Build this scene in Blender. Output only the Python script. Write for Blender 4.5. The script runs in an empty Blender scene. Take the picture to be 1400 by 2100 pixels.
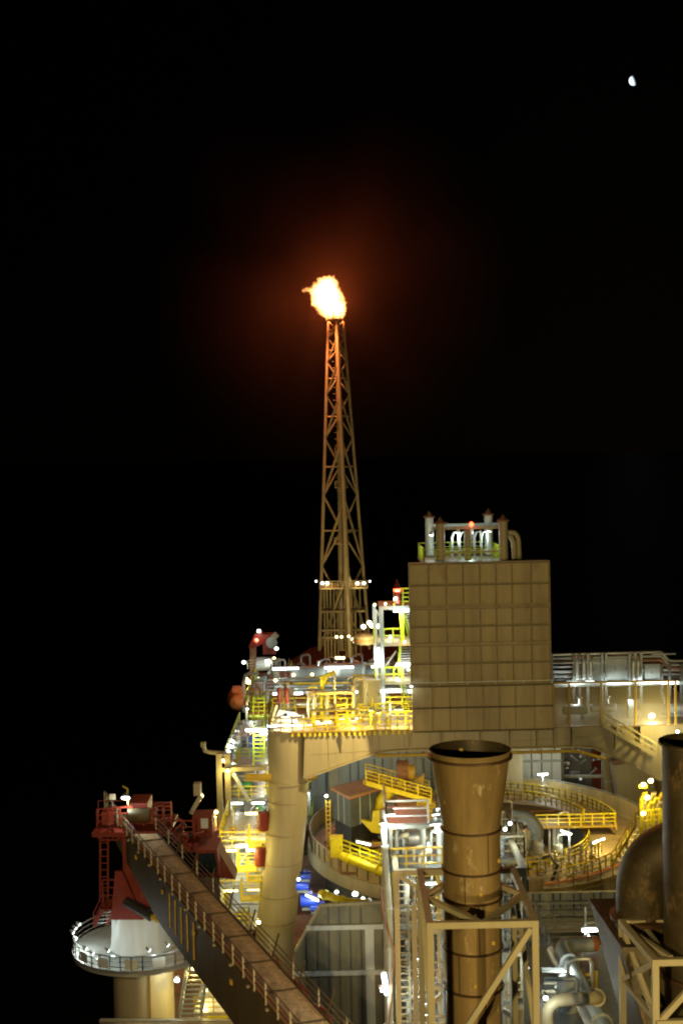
import bpy, math, random
from mathutils import Vector, Matrix
random.seed(7)
sc = bpy.context.scene
R = math.radians
# ------------------------------------------------------------------ camera
FPX, CX, CY, HZ, CAMZ = 2600.0, 700.0, 1050.0, 935.0, 62.0
PITCH = -math.atan((CY - HZ) / FPX); ROLL = R(1.2)
cd = bpy.data.cameras.new('camera'); cam = bpy.data.objects.new('camera', cd)
sc.collection.objects.link(cam); sc.camera = cam
cd.sensor_fit = 'VERTICAL'; cd.sensor_height = 36.0; cd.sensor_width = 24.0
cd.lens = FPX / 2100 * 36; cd.clip_start = 0.5; cd.clip_end = 60000
CM = Matrix.Translation((0, 0, CAMZ)) @ Matrix.Rotation(math.pi/2 + PITCH, 4, 'X') @ Matrix.Rotation(-ROLL, 4, 'Z')
cam.matrix_world = CM
C3 = CM.to_3x3(); CI = CM.inverted()
def P(px, py, Y):
    """point seen at photo pixel px,py at distance Y down the ship"""
    d = C3 @ Vector(((px - CX) / FPX, -(py - CY) / FPX, -1))
    return Vector((0, 0, CAMZ)) + d * (Y / d.y)
def PX(p):
    q = CI @ Vector(p); return (CX + FPX * q.x / -q.z, CY - FPX * q.y / -q.z)
# ------------------------------------------------------------------ world, moonlight, exposure
w = bpy.data.worlds.new('World'); sc.world = w; w.use_nodes = True
nt = w.node_tree; bg = nt.nodes['Background']
sky = nt.nodes.new('ShaderNodeTexSky'); sky.sky_type = 'NISHITA'; sky.sun_disc = False
sky.sun_elevation = R(12); sky.sun_rotation = R(13)
nt.links.new(sky.outputs[0], bg.inputs[0]); bg.inputs[1].default_value = 0.00002
sl = bpy.data.lights.new('moonlight', 'SUN'); sl.energy = 0.00005; sl.angle = R(0.5); sl.color = (0.75, 0.85, 1); sl.specular_factor = 0
so = bpy.data.objects.new('moonlight', sl); sc.collection.objects.link(so)
so.rotation_euler = (R(78), 0, R(180 - 13))
vs = sc.view_settings; vs.view_transform = 'Standard'; vs.look = 'None'; vs.exposure = 0; vs.gamma = 1
sc.render.engine = 'CYCLES'
cy = sc.cycles
cy.use_denoising = True; cy.sample_clamp_indirect = 2.0; cy.sample_clamp_direct = 30.0; cy.max_bounces = 4; cy.diffuse_bounces = 2
cy.glossy_bounces = 2; cy.transmission_bounces = 2; cy.volume_bounces = 0; cy.use_light_tree = True
cy.caustics_reflective = False; cy.caustics_refractive = False
cy.pixel_filter_type = 'BLACKMAN_HARRIS'; cy.filter_width = 2.1
WARM = (1.0, 0.74, 0.28); SOD = (1.0, 0.76, 0.2); COOL = (0.9, 1.0, 0.9)
def light(name, loc, power, color, radius=0.15, aim=None, cone=None, blend=0.4):
    l = bpy.data.lights.new(name, 'SPOT' if aim is not None else 'POINT'); l.energy = power; l.color = color
    l.shadow_soft_size = radius
    if name not in ('floodlight','flare_glow','tower_fill','girder_floodlight'): l.energy *= .42
    o = bpy.data.objects.new(name, l); sc.collection.objects.link(o); o.location = loc
    if aim is not None:
        l.spot_size = R(cone); l.spot_blend = blend
        o.rotation_euler = (Vector(aim) - Vector(loc)).to_track_quat('-Z', 'Y').to_euler()
    return o
# warm floodlights of the accommodation block, beside and below the viewpoint
light('floodlight', (-9, 4, 57), 52000, WARM, 0.4, (12, 100, 42), 46)
light('floodlight', (30, 6, 46), 42000, WARM, 0.4, (12, 75, 34), 60)
light('floodlight', (-12, 20, 58), 33000, (1,.70,.38), 0.4, (-6, 72, 33), 34)
# ------------------------------------------------------------------ materials
def mat(name, col, rough=0.5, metal=0.0, var=0.25, scale=0.8, streak=False, dirt=None, bump=0.0, coat=0.0, thr=None):
    m = bpy.data.materials.new(name); m.use_nodes = True; n = m.node_tree; b = n.nodes['Principled BSDF']
    b.inputs['Roughness'].default_value = rough; b.inputs['Metallic'].default_value = metal
    g = n.nodes.new('ShaderNodeNewGeometry'); mp = n.nodes.new('ShaderNodeMapping')
    n.links.new(g.outputs['Position'], mp.inputs[0])
    if streak: mp.inputs['Scale'].default_value = (1.6, 1.6, 0.18)
    t = n.nodes.new('ShaderNodeTexNoise'); t.inputs['Scale'].default_value = scale; t.inputs['Detail'].default_value = 6; t.inputs['Roughness'].default_value = 0.65
    n.links.new(mp.outputs[0], t.inputs[0])
    r = n.nodes.new('ShaderNodeValToRGB')
    dk = [c * (1 - var) for c in col]; lt = [min(1, c * (1 + var * 0.6)) for c in col]
    r.color_ramp.elements[0].position = 0.32; r.color_ramp.elements[1].position = 0.68
    r.color_ramp.elements[0].color = (*dk, 1); r.color_ramp.elements[1].color = (*lt, 1)
    n.links.new(t.outputs[0], r.inputs[0]); out = r.outputs[0]
    if dirt:
        t2 = n.nodes.new('ShaderNodeTexNoise'); t2.inputs['Scale'].default_value = scale * 1.6; t2.inputs['Detail'].default_value = 9; t2.inputs['Roughness'].default_value = 0.7
        mp2 = n.nodes.new('ShaderNodeMapping'); mp2.inputs['Scale'].default_value = (1, 1, 0.5); mp2.inputs['Location'].default_value = (3, 7, 1)
        n.links.new(g.outputs['Position'], mp2.inputs[0]); n.links.new(mp2.outputs[0], t2.inputs[0])
        r2 = n.nodes.new('ShaderNodeValToRGB'); a0 = thr or 0.56
        r2.color_ramp.elements[0].position = a0; r2.color_ramp.elements[1].position = a0 + 0.08
        n.links.new(t2.outputs[0], r2.inputs[0])
        mx = n.nodes.new('ShaderNodeMix'); mx.data_type = 'RGBA'
        n.links.new(r2.outputs[0], mx.inputs[0]); n.links.new(out, mx.inputs[6]); mx.inputs[7].default_value = (*dirt, 1); out = mx.outputs[2]
    n.links.new(out, b.inputs['Base Color'])
    if bump:
        bp = n.nodes.new('ShaderNodeBump'); bp.inputs['Strength'].default_value = bump; bp.inputs['Distance'].default_value = 0.05
        n.links.new(t.outputs[0], bp.inputs['Height']); n.links.new(bp.outputs[0], b.inputs['Normal'])
    return m
def emis(name, col, s):
    m = bpy.data.materials.new(name); m.use_nodes = True; n = m.node_tree; b = n.nodes['Principled BSDF']
    b.inputs['Base Color'].default_value = (.8, .8, .8, 1)
    b.inputs['Emission Color'].default_value = (*col, 1); b.inputs['Emission Strength'].default_value = s
    m.cycles.emission_sampling = 'NONE'
    return m
M = dict(
 beige=mat('beige_paint', (.42, .37, .25), .5, 0, .16, .5, True, (.27, .2, .12), thr=.66),
 olive=mat('olive_grey_paint', (.23,.22,.155), .55, 0, .25, .7, True, (.15,.13,.09), thr=.6),
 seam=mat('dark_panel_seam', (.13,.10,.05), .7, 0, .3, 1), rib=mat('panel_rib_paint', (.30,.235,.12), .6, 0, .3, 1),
 panel=mat('wall_panel_paint', (.41,.32,.165), .5, 0, .28, .38, True, (.30,.21,.10), bump=.25, thr=.58),
 grey=mat('grey_paint', (.36, .39, .38), .5, 0, .2, .6, True, (.2, .18, .15), thr=.66),
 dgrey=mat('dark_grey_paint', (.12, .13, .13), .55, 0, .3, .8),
 white=mat('white_paint', (.62,.66,.67), .45, 0, .15, .7, True, (.36,.32,.27), thr=.62),
 yellow=mat('yellow_paint', (.78,.64,.015), .45, 0, .18, 1.2),
 lime=mat('lime_yellow_paint', (.55, .68, .03), .45, 0, .15, 1.2),
 ochre=mat('ochre_paint', (.5, .34, .04), .5, 0, .2, 1.0),
 red=mat('red_paint', (.19,.019,.008), .5, 0, .3, .9, dirt=(.2, .04, .02)),
 orange=mat('orange_paint', (.75, .25, .08), .5, 0, .15, .9),
 rust=mat('rust_brown_deck', (.30, .15, .085), .75, 0, .3, 1.5, dirt=(.16, .09, .06), bump=.2),
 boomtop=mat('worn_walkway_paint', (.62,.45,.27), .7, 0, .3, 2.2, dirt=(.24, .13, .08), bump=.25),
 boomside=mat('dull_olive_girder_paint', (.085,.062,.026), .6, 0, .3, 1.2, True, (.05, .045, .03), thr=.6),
 stack=mat('heat_stained_steel', (.29,.20,.088), .5, .25, .38, .7, True, (.52,.42,.24), bump=.12, thr=.58),
 band=mat('dark_scorched_flange', (.07, .035, .018), .5, .3, .3, 2),
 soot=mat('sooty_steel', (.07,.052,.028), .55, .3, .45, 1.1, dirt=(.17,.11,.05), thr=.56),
 steel=mat('galvanised_steel', (.45, .47, .47), .35, .6, .2, 2),
 pipe=mat('silver_pipe_cladding', (.55, .56, .55), .35, .5, .2, 1.5),
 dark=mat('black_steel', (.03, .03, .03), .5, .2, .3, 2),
 blue=mat('blue_paint', (.015,.05,.42), .4, 0, .3, 1),
 green=mat('green_paint', (.05, .3, .1), .4, 0, .3, 1),
 tower=mat('flare_tower_paint', (.40, .33, .20), .5, .1, .2, .5),
 glass=mat('dark_cab_glass', (.02, .03, .035), .08, 0, .1, 1),
 deck=mat('brown_deck_paint', (.22, .115, .07), .7, 0, .3, .4, dirt=(.12, .07, .05)),
 floor=mat('tan_platform_floor', (.36, .27, .16), .6, 0, .25, .5, dirt=(.25, .17, .1)),
 hull=mat('hull_paint', (.12, .03, .02), .6, 0, .3, .2),
 lampw=emis('white_lamp_tube', (.92, 1, .97), 6), lampy=emis('sodium_lamp', (1, .8, .35), 5), lampr=emis('red_beacon_glass', (1, .05, .01), 9),
)
# ------------------------------------------------------------------ mesh builder
def org_of(o):
    v = Vector(o.location)
    while o.parent: o = o.parent; v += o.location
    return v
class MB:
    def __init__(s): s.v = []; s.f = []
    def add(s, vs, fs):
        n = len(s.v); s.v += [tuple(v) for v in vs]; s.f += [tuple(i + n for i in f) for f in fs]; return s
    def box(s, x0, x1, y0, y1, z0, z1):
        return s.add([(x0,y0,z0),(x1,y0,z0),(x1,y1,z0),(x0,y1,z0),(x0,y0,z1),(x1,y0,z1),(x1,y1,z1),(x0,y1,z1)],
                     [(0,3,2,1),(4,5,6,7),(0,1,5,4),(1,2,6,5),(2,3,7,6),(3,0,4,7)])
    def cbox(s, c, sx, sy, sz): return s.box(c[0]-sx/2, c[0]+sx/2, c[1]-sy/2, c[1]+sy/2, c[2]-sz/2, c[2]+sz/2)
    def bar(s, p, q, w=.1, h=None):
        p = Vector(p); q = Vector(q); h = h or w; d = (q - p)
        if d.length < 1e-5: return s
        d.normalize(); up = Vector((0,0,1)) if abs(d.z) < .95 else Vector((0,1,0))
        a = d.cross(up).normalized() * w/2; b = a.cross(d).normalized() * h/2
        return s.add([p-a-b, p+a-b, p+a+b, p-a+b, q-a-b, q+a-b, q+a+b, q-a+b],
                     [(0,1,2,3),(7,6,5,4),(0,4,5,1),(1,5,6,2),(2,6,7,3),(3,7,4,0)])
    def tube(s, p, q, r=.1, n=10, r2=None): return s.path([p, q], r, n, r2)
    def path(s, pts, r=.1, n=10, r2=None):
        pts = [Vector(p) for p in pts]; N = len(pts); vs = []; prev = None
        for i, p in enumerate(pts):
            if i == 0: d = pts[1] - p
            elif i == N-1: d = p - pts[-2]
            else: d = (pts[i+1] - p).normalized() + (p - pts[i-1]).normalized()
            if d.length < 1e-6: d = Vector((0,0,1))
            d.normalize()
            if prev is None:
                up = Vector((0,0,1)) if abs(d.z) < .9 else Vector((0,1,0)); a = d.cross(up).normalized()
            else: a = (prev - d * prev.dot(d)).normalized()
            prev = a; b = d.cross(a).normalized(); rr = r if r2 is None else r + (r2 - r) * i/(N-1)
            for k in range(n):
                t = 2*math.pi*k/n; vs.append(p + a*math.cos(t)*rr + b*math.sin(t)*rr)
        fs = []
        for i in range(N-1):
            for k in range(n): k2 = (k+1) % n; fs.append((i*n+k, i*n+k2, (i+1)*n+k2, (i+1)*n+k))
        fs.append(tuple(range(n))[::-1]); fs.append(tuple((N-1)*n+k for k in range(n)))
        return s.add(vs, fs)
    def lathe(s, c, prof, n=24, a0=0, a1=None, cap=True, axis='z'):
        full = a1 is None; a1 = a0 + 2*math.pi if full else a1; m = n if full else n+1; vs = []
        for (r, z) in prof:
            for k in range(m):
                t = a0 + (a1-a0)*k/n; u, v = r*math.cos(t), r*math.sin(t)
                if axis == 'z': vs.append((c[0]+u, c[1]+v, c[2]+z))
                elif axis == 'x': vs.append((c[0]+z, c[1]+u, c[2]+v))
                else: vs.append((c[0]+v, c[1]+z, c[2]+u))
        fs = []
        for i in range(len(prof)-1):
            for k in range(n): k2 = (k+1) % m; fs.append((i*m+k, i*m+k2, (i+1)*m+k2, (i+1)*m+k))
        if full and cap:
            if prof[0][0] > 1e-4: fs.append(tuple(range(m))[::-1])
            if prof[-1][0] > 1e-4: fs.append(tuple((len(prof)-1)*m+k for k in range(m)))
        return s.add(vs, fs)
    def arc(s, c, r0, r1, z0, z1, a0, a1, n=40):      # curved slab or wall
        vs = []; 
        for k in range(n+1):
            t = a0 + (a1-a0)*k/n
            for (r, z) in ((r0,z0),(r1,z0),(r1,z1),(r0,z1)): vs.append((c[0]+r*math.cos(t), c[1]+r*math.sin(t), z))
        fs = [(0,1,2,3), tuple(n*4+i for i in (3,2,1,0))]
        for k in range(n):
            for i in range(4): j = (i+1) % 4; fs.append((k*4+i, (k+1)*4+i, (k+1)*4+j, k*4+j))
        return s.add(vs, fs)
    def prism(s, pts, y0, y1):       # polygon (x,z) extruded along y
        n = len(pts)
        return s.add([(x,y0,z) for x,z in pts] + [(x,y1,z) for x,z in pts],
                     [tuple(range(n)), tuple(range(n, 2*n))[::-1]] + [(i, i+n, (i+1)%n+n, (i+1)%n) for i in range(n)])
    def slab(s, pts, z0, z1):        # polygon (x,y) extruded along z
        n = len(pts)
        return s.add([(x,y,z0) for x,y in pts] + [(x,y,z1) for x,y in pts],
                     [tuple(range(n))[::-1], tuple(range(n, 2*n))] + [(i, (i+1)%n, (i+1)%n+n, i+n) for i in range(n)])
    def build(s, name, m, parent=None, smooth=True):
        me = bpy.data.meshes.new(name); o = bpy.data.objects.new(name, me)
        org = org_of(parent) if parent else Vector((0,0,0))
        if parent is None and s.v:
            org = Vector((sum(v[0] for v in s.v)/len(s.v), sum(v[1] for v in s.v)/len(s.v), min(v[2] for v in s.v))); o.location = org
        me.from_pydata([(v[0]-org.x, v[1]-org.y, v[2]-org.z) for v in s.v], [], s.f); me.validate()
        me.materials.append(M[m] if isinstance(m, str) else m)
        import bmesh as _b
        bm = _b.new(); bm.from_mesh(me); _b.ops.recalc_face_normals(bm, faces=bm.faces); bm.to_mesh(me); bm.free()
        if smooth:
            me.shade_smooth(); me.set_sharp_from_angle(angle=R(38))
        sc.collection.objects.link(o)
        if parent: o.parent = parent
        return o
    def rail(s, pts, h=1.1, sp=1.6, t=.07, mid=2, kick=False):
        pts = [Vector(p) for p in pts]; Z = Vector((0,0,1))
        for a, b in zip(pts, pts[1:]):
            L = (b-a).length; n = max(1, round(L/sp))
            for k in range(n+1):
                p = a + (b-a)*k/n; s.bar(p, p + Z*h, t, t)
            s.bar(a + Z*h, b + Z*h, t, t)
            for j in range(1, mid+1): s.bar(a + Z*h*j/(mid+1), b + Z*h*j/(mid+1), t*.75, t*.75)
            if kick: s.bar(a + Z*.08, b + Z*.08, .03, .16)
        return s
QUEUE = []
def T(name, label, cat, loc=(0,0,0), group=None):
    o = bpy.data.objects.new(name, None); sc.collection.objects.link(o); o.location = loc; o.empty_display_size = .3
    tag(o, label, cat, group); return o
def tag(o, label, cat, group=None):
    o['category'] = cat
    if group: o['group'] = group
    QUEUE.append((o, label)); return o
def struct(o): o['kind'] = 'structure'; return o
ORD = 'first second third fourth fifth sixth seventh eighth ninth tenth eleventh twelfth thirteenth fourteenth fifteenth sixteenth seventeenth eighteenth nineteenth twentieth'.split()
def finish_labels():
    by = {}
    for o, l in QUEUE: by.setdefault(l, []).append(o)
    for l, os_ in by.items():
        if len(os_) == 1: os_[0]['label'] = l; continue
        os_.sort(key=lambda o: PX(o.location)[0])
        n = len(os_)
        for i, o in enumerate(os_):
            if n == 2: t = ('the left one', 'the right one')[i]
            elif i == 0: t = 'leftmost of them'
            elif i == n-1: t = 'rightmost of them'
            else: t = (ORD[i] if i < 20 else ['','twenty','thirty','forty','fifty','sixty','seventy'][(i+1)//10] + ('-' + ORD[(i+1)%10-1] if (i+1)%10 else 'th')) + ' from left'
            o['label'] = l + ', ' + t
# ------------------------------------------------------------------ generic builders
def strip_lamp(p, label, power=300, L=1.3, axis='x', color=COOL, m='lampw', real=True, grp='strip lamps of the decks', r=.09, d=None):
    p = Vector(p); t = T('strip_lamp', label, 'lamp', p, grp)
    d = Vector(d).normalized() if d is not None else {'x': Vector((1,0,0)), 'y': Vector((0,1,0)), 'z': Vector((0,0,1))}[axis]
    a = p - d*L/2; b = p + d*L/2
    MB().tube(a, b, r, 8).build('tube', m, t)
    up = Vector((0,0,1)) if abs(d.z) < .8 else Vector((0,1,0))
    MB().bar(a - d*.08 + up*(r+.05), b + d*.08 + up*(r+.05), .26, .08).build('housing', 'steel', t)
    if real:
        l = light('lamp_light', (0,0,0), power, color, .12); l.parent = t; l.location = Vector((0,-.3,-.3))
    return t
def flood_lamp(p, label, power=600, s=.35, color=COOL, m='lampw', real=True, grp='round deck lamps', pole=0, face=(0,-1,-.5)):
    p = Vector(p); t = T('floodlamp', label, 'lamp', p, grp); f = Vector(face).normalized()
    MB().tube(p, p + f*.05, s*.9, 12).build('lens', m, t)
    MB().tube(p - f*.01, p - f*.3, s, 12, s*.5).build('housing', 'steel', t)
    if pole: MB().tube(p - f*.3 + Vector((0,0,.1)), p - f*.3 - Vector((0,0,pole)), .05, 6).build('pole', 'steel', t)
    if real:
        l = light('lamp_light', (0,0,0), power, color, .12); l.parent = t; l.location = f*.5
    return t
def stairs(parent, p0, p1, w=.9, side=(1,0,0), m='yellow', rail=True, tread='steel'):
    p0, p1, sd = Vector(p0), Vector(p1), Vector(side).normalized()*w
    a = MB(); a.bar(p0, p1, .06, .28); a.bar(p0+sd, p1+sd, .06, .28); a.build('stringer', m, parent)
    n = max(3, int(abs(p1.z-p0.z)/.24)); b = MB(); fw = (p1-p0); fw.z = 0; fw = fw.normalized() if fw.length > .01 else Vector((0,1,0))
    for k in range(1, n):
        c = p0 + (p1-p0)*k/n; b.add([c-fw*.12, c+sd-fw*.12, c+sd+fw*.12, c+fw*.12], [(0,1,2,3)]) 
    for v in list(range(len(b.v))): pass
    n0 = len(b.v); b.v += [(x,y,z-.05) for x,y,z in b.v[:n0]]; b.f += [tuple(i+n0 for i in f[::-1]) for f in b.f]
    for q in range(0, n0, 4):
        for i in range(4): j = (i+1)%4; b.f.append((q+i, q+j, q+j+n0, q+i+n0))
    b.build('stair_treads', tread, parent)
    if rail:
        for s_ in (Vector((0,0,0)), sd):
            MB().rail([p0+s_, p1+s_], 1.0, 1.3, .07, 1).build('handrail', m, parent)
def platform(label, x0, x1, y0, y1, z, m='grey', rm='yellow', sides='fblr', posts=None, cat='platform', name='platform', th=.25, sp=1.5, t=.07, floor='steel', grp=None, pt=.3, brace=False):
    p = T(name, label, cat, ((x0+x1)/2, (y0+y1)/2, z-th), grp)
    MB().box(x0, x1, y0, y1, z-.06, z).build('floor_plate', floor, p)
    e = MB(); e.box(x0-.003, x1+.003, y0-.06, y0+.06, z-th, z-.061).box(x0-.003, x1+.003, y1-.06, y1+.06, z-th, z-.061)
    e.box(x0-.06, x0+.06, y0+.06, y1-.06, z-th+.004, z-.062).box(x1-.06, x1+.06, y0+.06, y1-.06, z-th+.004, z-.062)
    e.build('edge_beam', m, p)
    S = dict(f=[(x0,y0,z),(x1,y0,z)], b=[(x0,y1,z),(x1,y1,z)], l=[(x0,y0,z),(x0,y1,z)], r=[(x1,y0,z),(x1,y1,z)])
    for c in sides: MB().rail(S[c], 1.1, sp, t).build('railing', rm, p)
    if posts is not None:
        n = max(1, round((x1-x0)/7))
        for k in range(n+1):
            for yy in (y0+.2, y1-.2):
                xx = x0+.2 + (x1-x0-.4)*k/n
                MB().bar((xx,yy,posts), (xx,yy,z-th), pt, pt).build('column', m, p)
        if brace:
            for k in range(n):
                xa = x0+.2 + (x1-x0-.4)*k/n; xb = x0+.2 + (x1-x0-.4)*(k+1)/n
                a = MB(); a.bar((xa,y0+.2,posts),((xa+xb)/2,y0+.2,z-th),pt*.6); a.bar((xb,y0+.2,posts),((xa+xb)/2,y0+.2,z-th),pt*.6); a.build('brace', m, p)
    return p
def vessel_h(x, y, z, L, r, m, label, axis='x'):
    t = T('horizontal_vessel', label, 'vessel', (x,y,z))
    pr = [(0,-L/2-r*.45),(r*.5,-L/2-r*.38),(r*.85,-L/2-r*.18),(r,-L/2),(r,L/2),(r*.85,L/2+r*.18),(r*.5,L/2+r*.38),(0,L/2+r*.45)]
    MB().lathe((x,y,z+r+.4), pr, 20, axis=axis).build('shell', m, t)
    for s in (-.3,.3):
        if axis == 'x': b = MB().box(x+s*L-.12, x+s*L+.12, y-r*.8, y+r*.8, z, z+r*.75)
        else: b = MB().box(x-r*.8, x+r*.8, y+s*L-.12, y+s*L+.12, z, z+r*.75)
        b.build('saddle', 'grey', t)
    nz = MB(); q = (x + (L*.2 if axis == 'x' else 0), y + (0 if axis == 'x' else L*.2)); nz.tube((q[0],q[1],z+2*r+.2),(q[0],q[1],z+2*r+.9),.13,8); no = nz.build('nozzle','pipe',t); MB().tube((q[0],q[1],z+2*r+.905),(q[0],q[1],z+2*r+1.02),.24,10).build('flange','pipe',no)
    return t
def vessel_v(x, y, z, H, r, m, label):
    t = T('vertical_vessel', label, 'vessel', (x,y,z))
    MB().lathe((x,y,z), [(r*.8,0),(r*.8,.5),(r,.6),(r,H-.5*r),(r*.85,H-.2*r),(r*.5,H-.05*r),(0,H)], 20).build('shell', m, t)
    nz = MB().path([(x,y,H+z-.1),(x,y,H+z+.5),(x+.15,y,H+z+.8),(x+.5,y,H+z+.9),(x+r+.5,y,H+z+.9),(x+r+.65,y,H+z+.7),(x+r+.65,y,z+.3)], .11, 8); nz.build('overhead_pipe', 'pipe', t)
    for k in (.25,.6): MB().lathe((x,y,z+H*k), [(r+.01,-.06),(r+.1,-.06),(r+.1,.06),(r+.01,.06)], 20, cap=False).build('stiffening_ring', 'grey', t)
    return t
def cabinet(x, y, z, sx, sy, sz, m, label, name='equipment_cabinet'):
    t = T(name, label, 'cabinet', (x,y,z))
    MB().box(x-sx/2, x+sx/2, y-sy/2, y+sy/2, z+.1, z+sz).box(x-sx/2+.05, x+sx/2-.05, y-sy/2+.05, y+sy/2-.05, z, z+.1).build('body', m, t)
    n = max(1, round(sx/.9))
    for k in range(n):
        a = x-sx/2 + sx*k/n + .05; c = a + sx/n - .1
        dr = MB().box(a, c, y-sy/2-.035, y-sy/2-.003, z+.2, z+sz-.1).build('door', m, t); MB().box(c-.16, c-.1, y-sy/2-.075, y-sy/2-.037, z+sz*.45, z+sz*.6).build('handle', 'dark', dr)
    MB().box(x-sx/2-.06, x+sx/2+.06, y-sy/2-.06, y+sy/2+.06, z+sz+.002, z+sz+.06).build('roof', m, t)
    return t
def pump(x, y, z, m, label):
    t = T('pump_skid', label, 'pump', (x,y,z))
    MB().box(x-1.1,x+1.1,y-.5,y+.5,z,z+.2).build('base_frame','grey',t)
    MB().lathe((x+.45,y,z+.65),[(.2,-.6),(.36,-.55),(.36,.45),(.25,.5),(.12,.55)],14,axis='x').build('motor',m,t)
    b = MB().lathe((x-.6,y,z+.6),[(.15,-.3),(.4,-.2),(.4,.15),(.12,.2)],14,axis='x'); b.build('pump_casing','pipe',t)
    MB().path([(x-.6,y,z+.9),(x-.6,y,z+1.6),(x-.6,y+.3,z+1.9),(x-.6,y+1,z+2)],.1,8).build('discharge_pipe','pipe',t); return t
def valve(x, y, z, H, m, label):
    t = T('valve_riser', label, 'valve', (x,y,z))
    b = MB(); b.tube((x,y,z),(x,y,z+H),.11,8)
    for k in (.25,.4,.8): b.tube((x,y,z+H*k),(x,y,z+H*k+.1),.22,10)
    b.build('pipe','pipe',t)
    MB().lathe((x,y,z+H*.33),[(.13,-.22),(.26,-.1),(.26,.1),(.13,.22)],10).build('valve_body',m,t)
    w_ = MB().lathe((x,y-.75,z+H*.33),[(.28,-.03),(.33,-.03),(.33,.03),(.28,.03),(.28,-.03)],12,cap=False,axis='y'); w_.bar((x-.3,y-.75,z+H*.33),(x+.3,y-.75,z+H*.33),.04); w_.tube((x,y-.2,z+H*.33),(x,y-.76,z+H*.33),.03,6); w_.build('handwheel','red',t)
    return t
def pipe(pts, r, m, label, fl=(), name='pipe', grp=None):
    pts = [Vector(p) for p in pts]; out = [pts[0]]
    for a, b, c in zip(pts, pts[1:], pts[2:]):       # rounded elbows
        R_ = min(r*2.5, (b-a).length*.45, (c-b).length*.45); u = (a-b).normalized(); v = (c-b).normalized()
        for k in range(5):
            t = k/4; out.append((b+u*R_)*(1-t)**2 + b*2*t*(1-t) + (b+v*R_)*t*t)
    out.append(pts[-1])
    b = MB().path(out, r, 12)
    for a, c in zip(pts, pts[1:]):
        L = (c-a).length
        if L > 2.5:
            d = (c-a)/L
            for k in (.18,.82): q = a + (c-a)*k; b.tube(q-d*.06, q+d*.06, r*1.35, 12)
    o = b.build(name, m); tag(o, label, 'pipe', grp); return o
def clutter(x0, x1, y0, y1, z, zc, where, cols=('pipe','white','grey','yellow','beige'), dens=.16, seed=0):
    """equipment standing on a deck between heights z and zc"""
    rg = random.Random(seed); H = zc - z; names = dict(pipe='silver', white='white', grey='grey', yellow='yellow', beige='beige', blue='blue', green='green', red='red', lime='lime yellow', orange='orange', ochre='ochre')
    x = x0 + .8
    while x < x1 - .6:
        y = y0 + .9 + rg.random()*.8
        rows = max(1, int((y1-y0)/4.5))
        for j in range(min(rows, 2)):
            k = rg.random(); m = rg.choice(cols); c = names[m]; yy = y + j*3.5 + rg.random(); z0 = z
            if k < .22: vessel_v(x, yy, z0, min(H*.8, 1.8+rg.random()*2), .35+rg.random()*.3, m, f'{c} upright vessel {where}')
            elif k < .42: vessel_h(x+.5, yy, z0, 1.3+rg.random()*.9, .35+rg.random()*.25, m, f'{c} horizontal drum {where}')
            elif k < .62: cabinet(x, yy, z0, .9+rg.random()*.8, .7, min(H*.6, 1.2+rg.random()), m, f'{c} cabinet {where}')
            elif k < .8: pump(x+.3, yy, z0, m, f'{c}-motored pump {where}')
            else: valve(x, yy, z0, min(H*.85, 2+rg.random()), m, f'{c} valve riser {where}')
        x += 1.9 + rg.random()*1.2
def tangle(x0, x1, y0, y1, z0, z1, n, where, seed=0, rmax=.16, cols=('pipe','white','grey','beige')):
    rg = random.Random(seed); names = dict(pipe='silver', white='white', grey='grey', beige='tan', yellow='yellow', lime='lime', rust='rusty')
    for k in range(n):
        m = rg.choice(cols); p = Vector((rg.uniform(x0,x1), rg.uniform(y0,y1), rg.uniform(z0,z1))); pts = [p]
        for j in range(rg.randint(2,4)):
            a = rg.choice('xxyz'); q = p.copy()
            if a == 'x': q.x = min(x1, max(x0, q.x + rg.uniform(-4,4)))
            elif a == 'y': q.y = min(y1, max(y0, q.y + rg.uniform(-2,2)))
            else: q.z = min(z1, max(z0, q.z + rg.uniform(-2.5,2.5)))
            if (q-p).length > .5: pts.append(q); p = q
        if len(pts) > 1: pipe(pts, rg.uniform(.05, rmax), m, f'thin {names[m]} pipe {where}')
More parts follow.
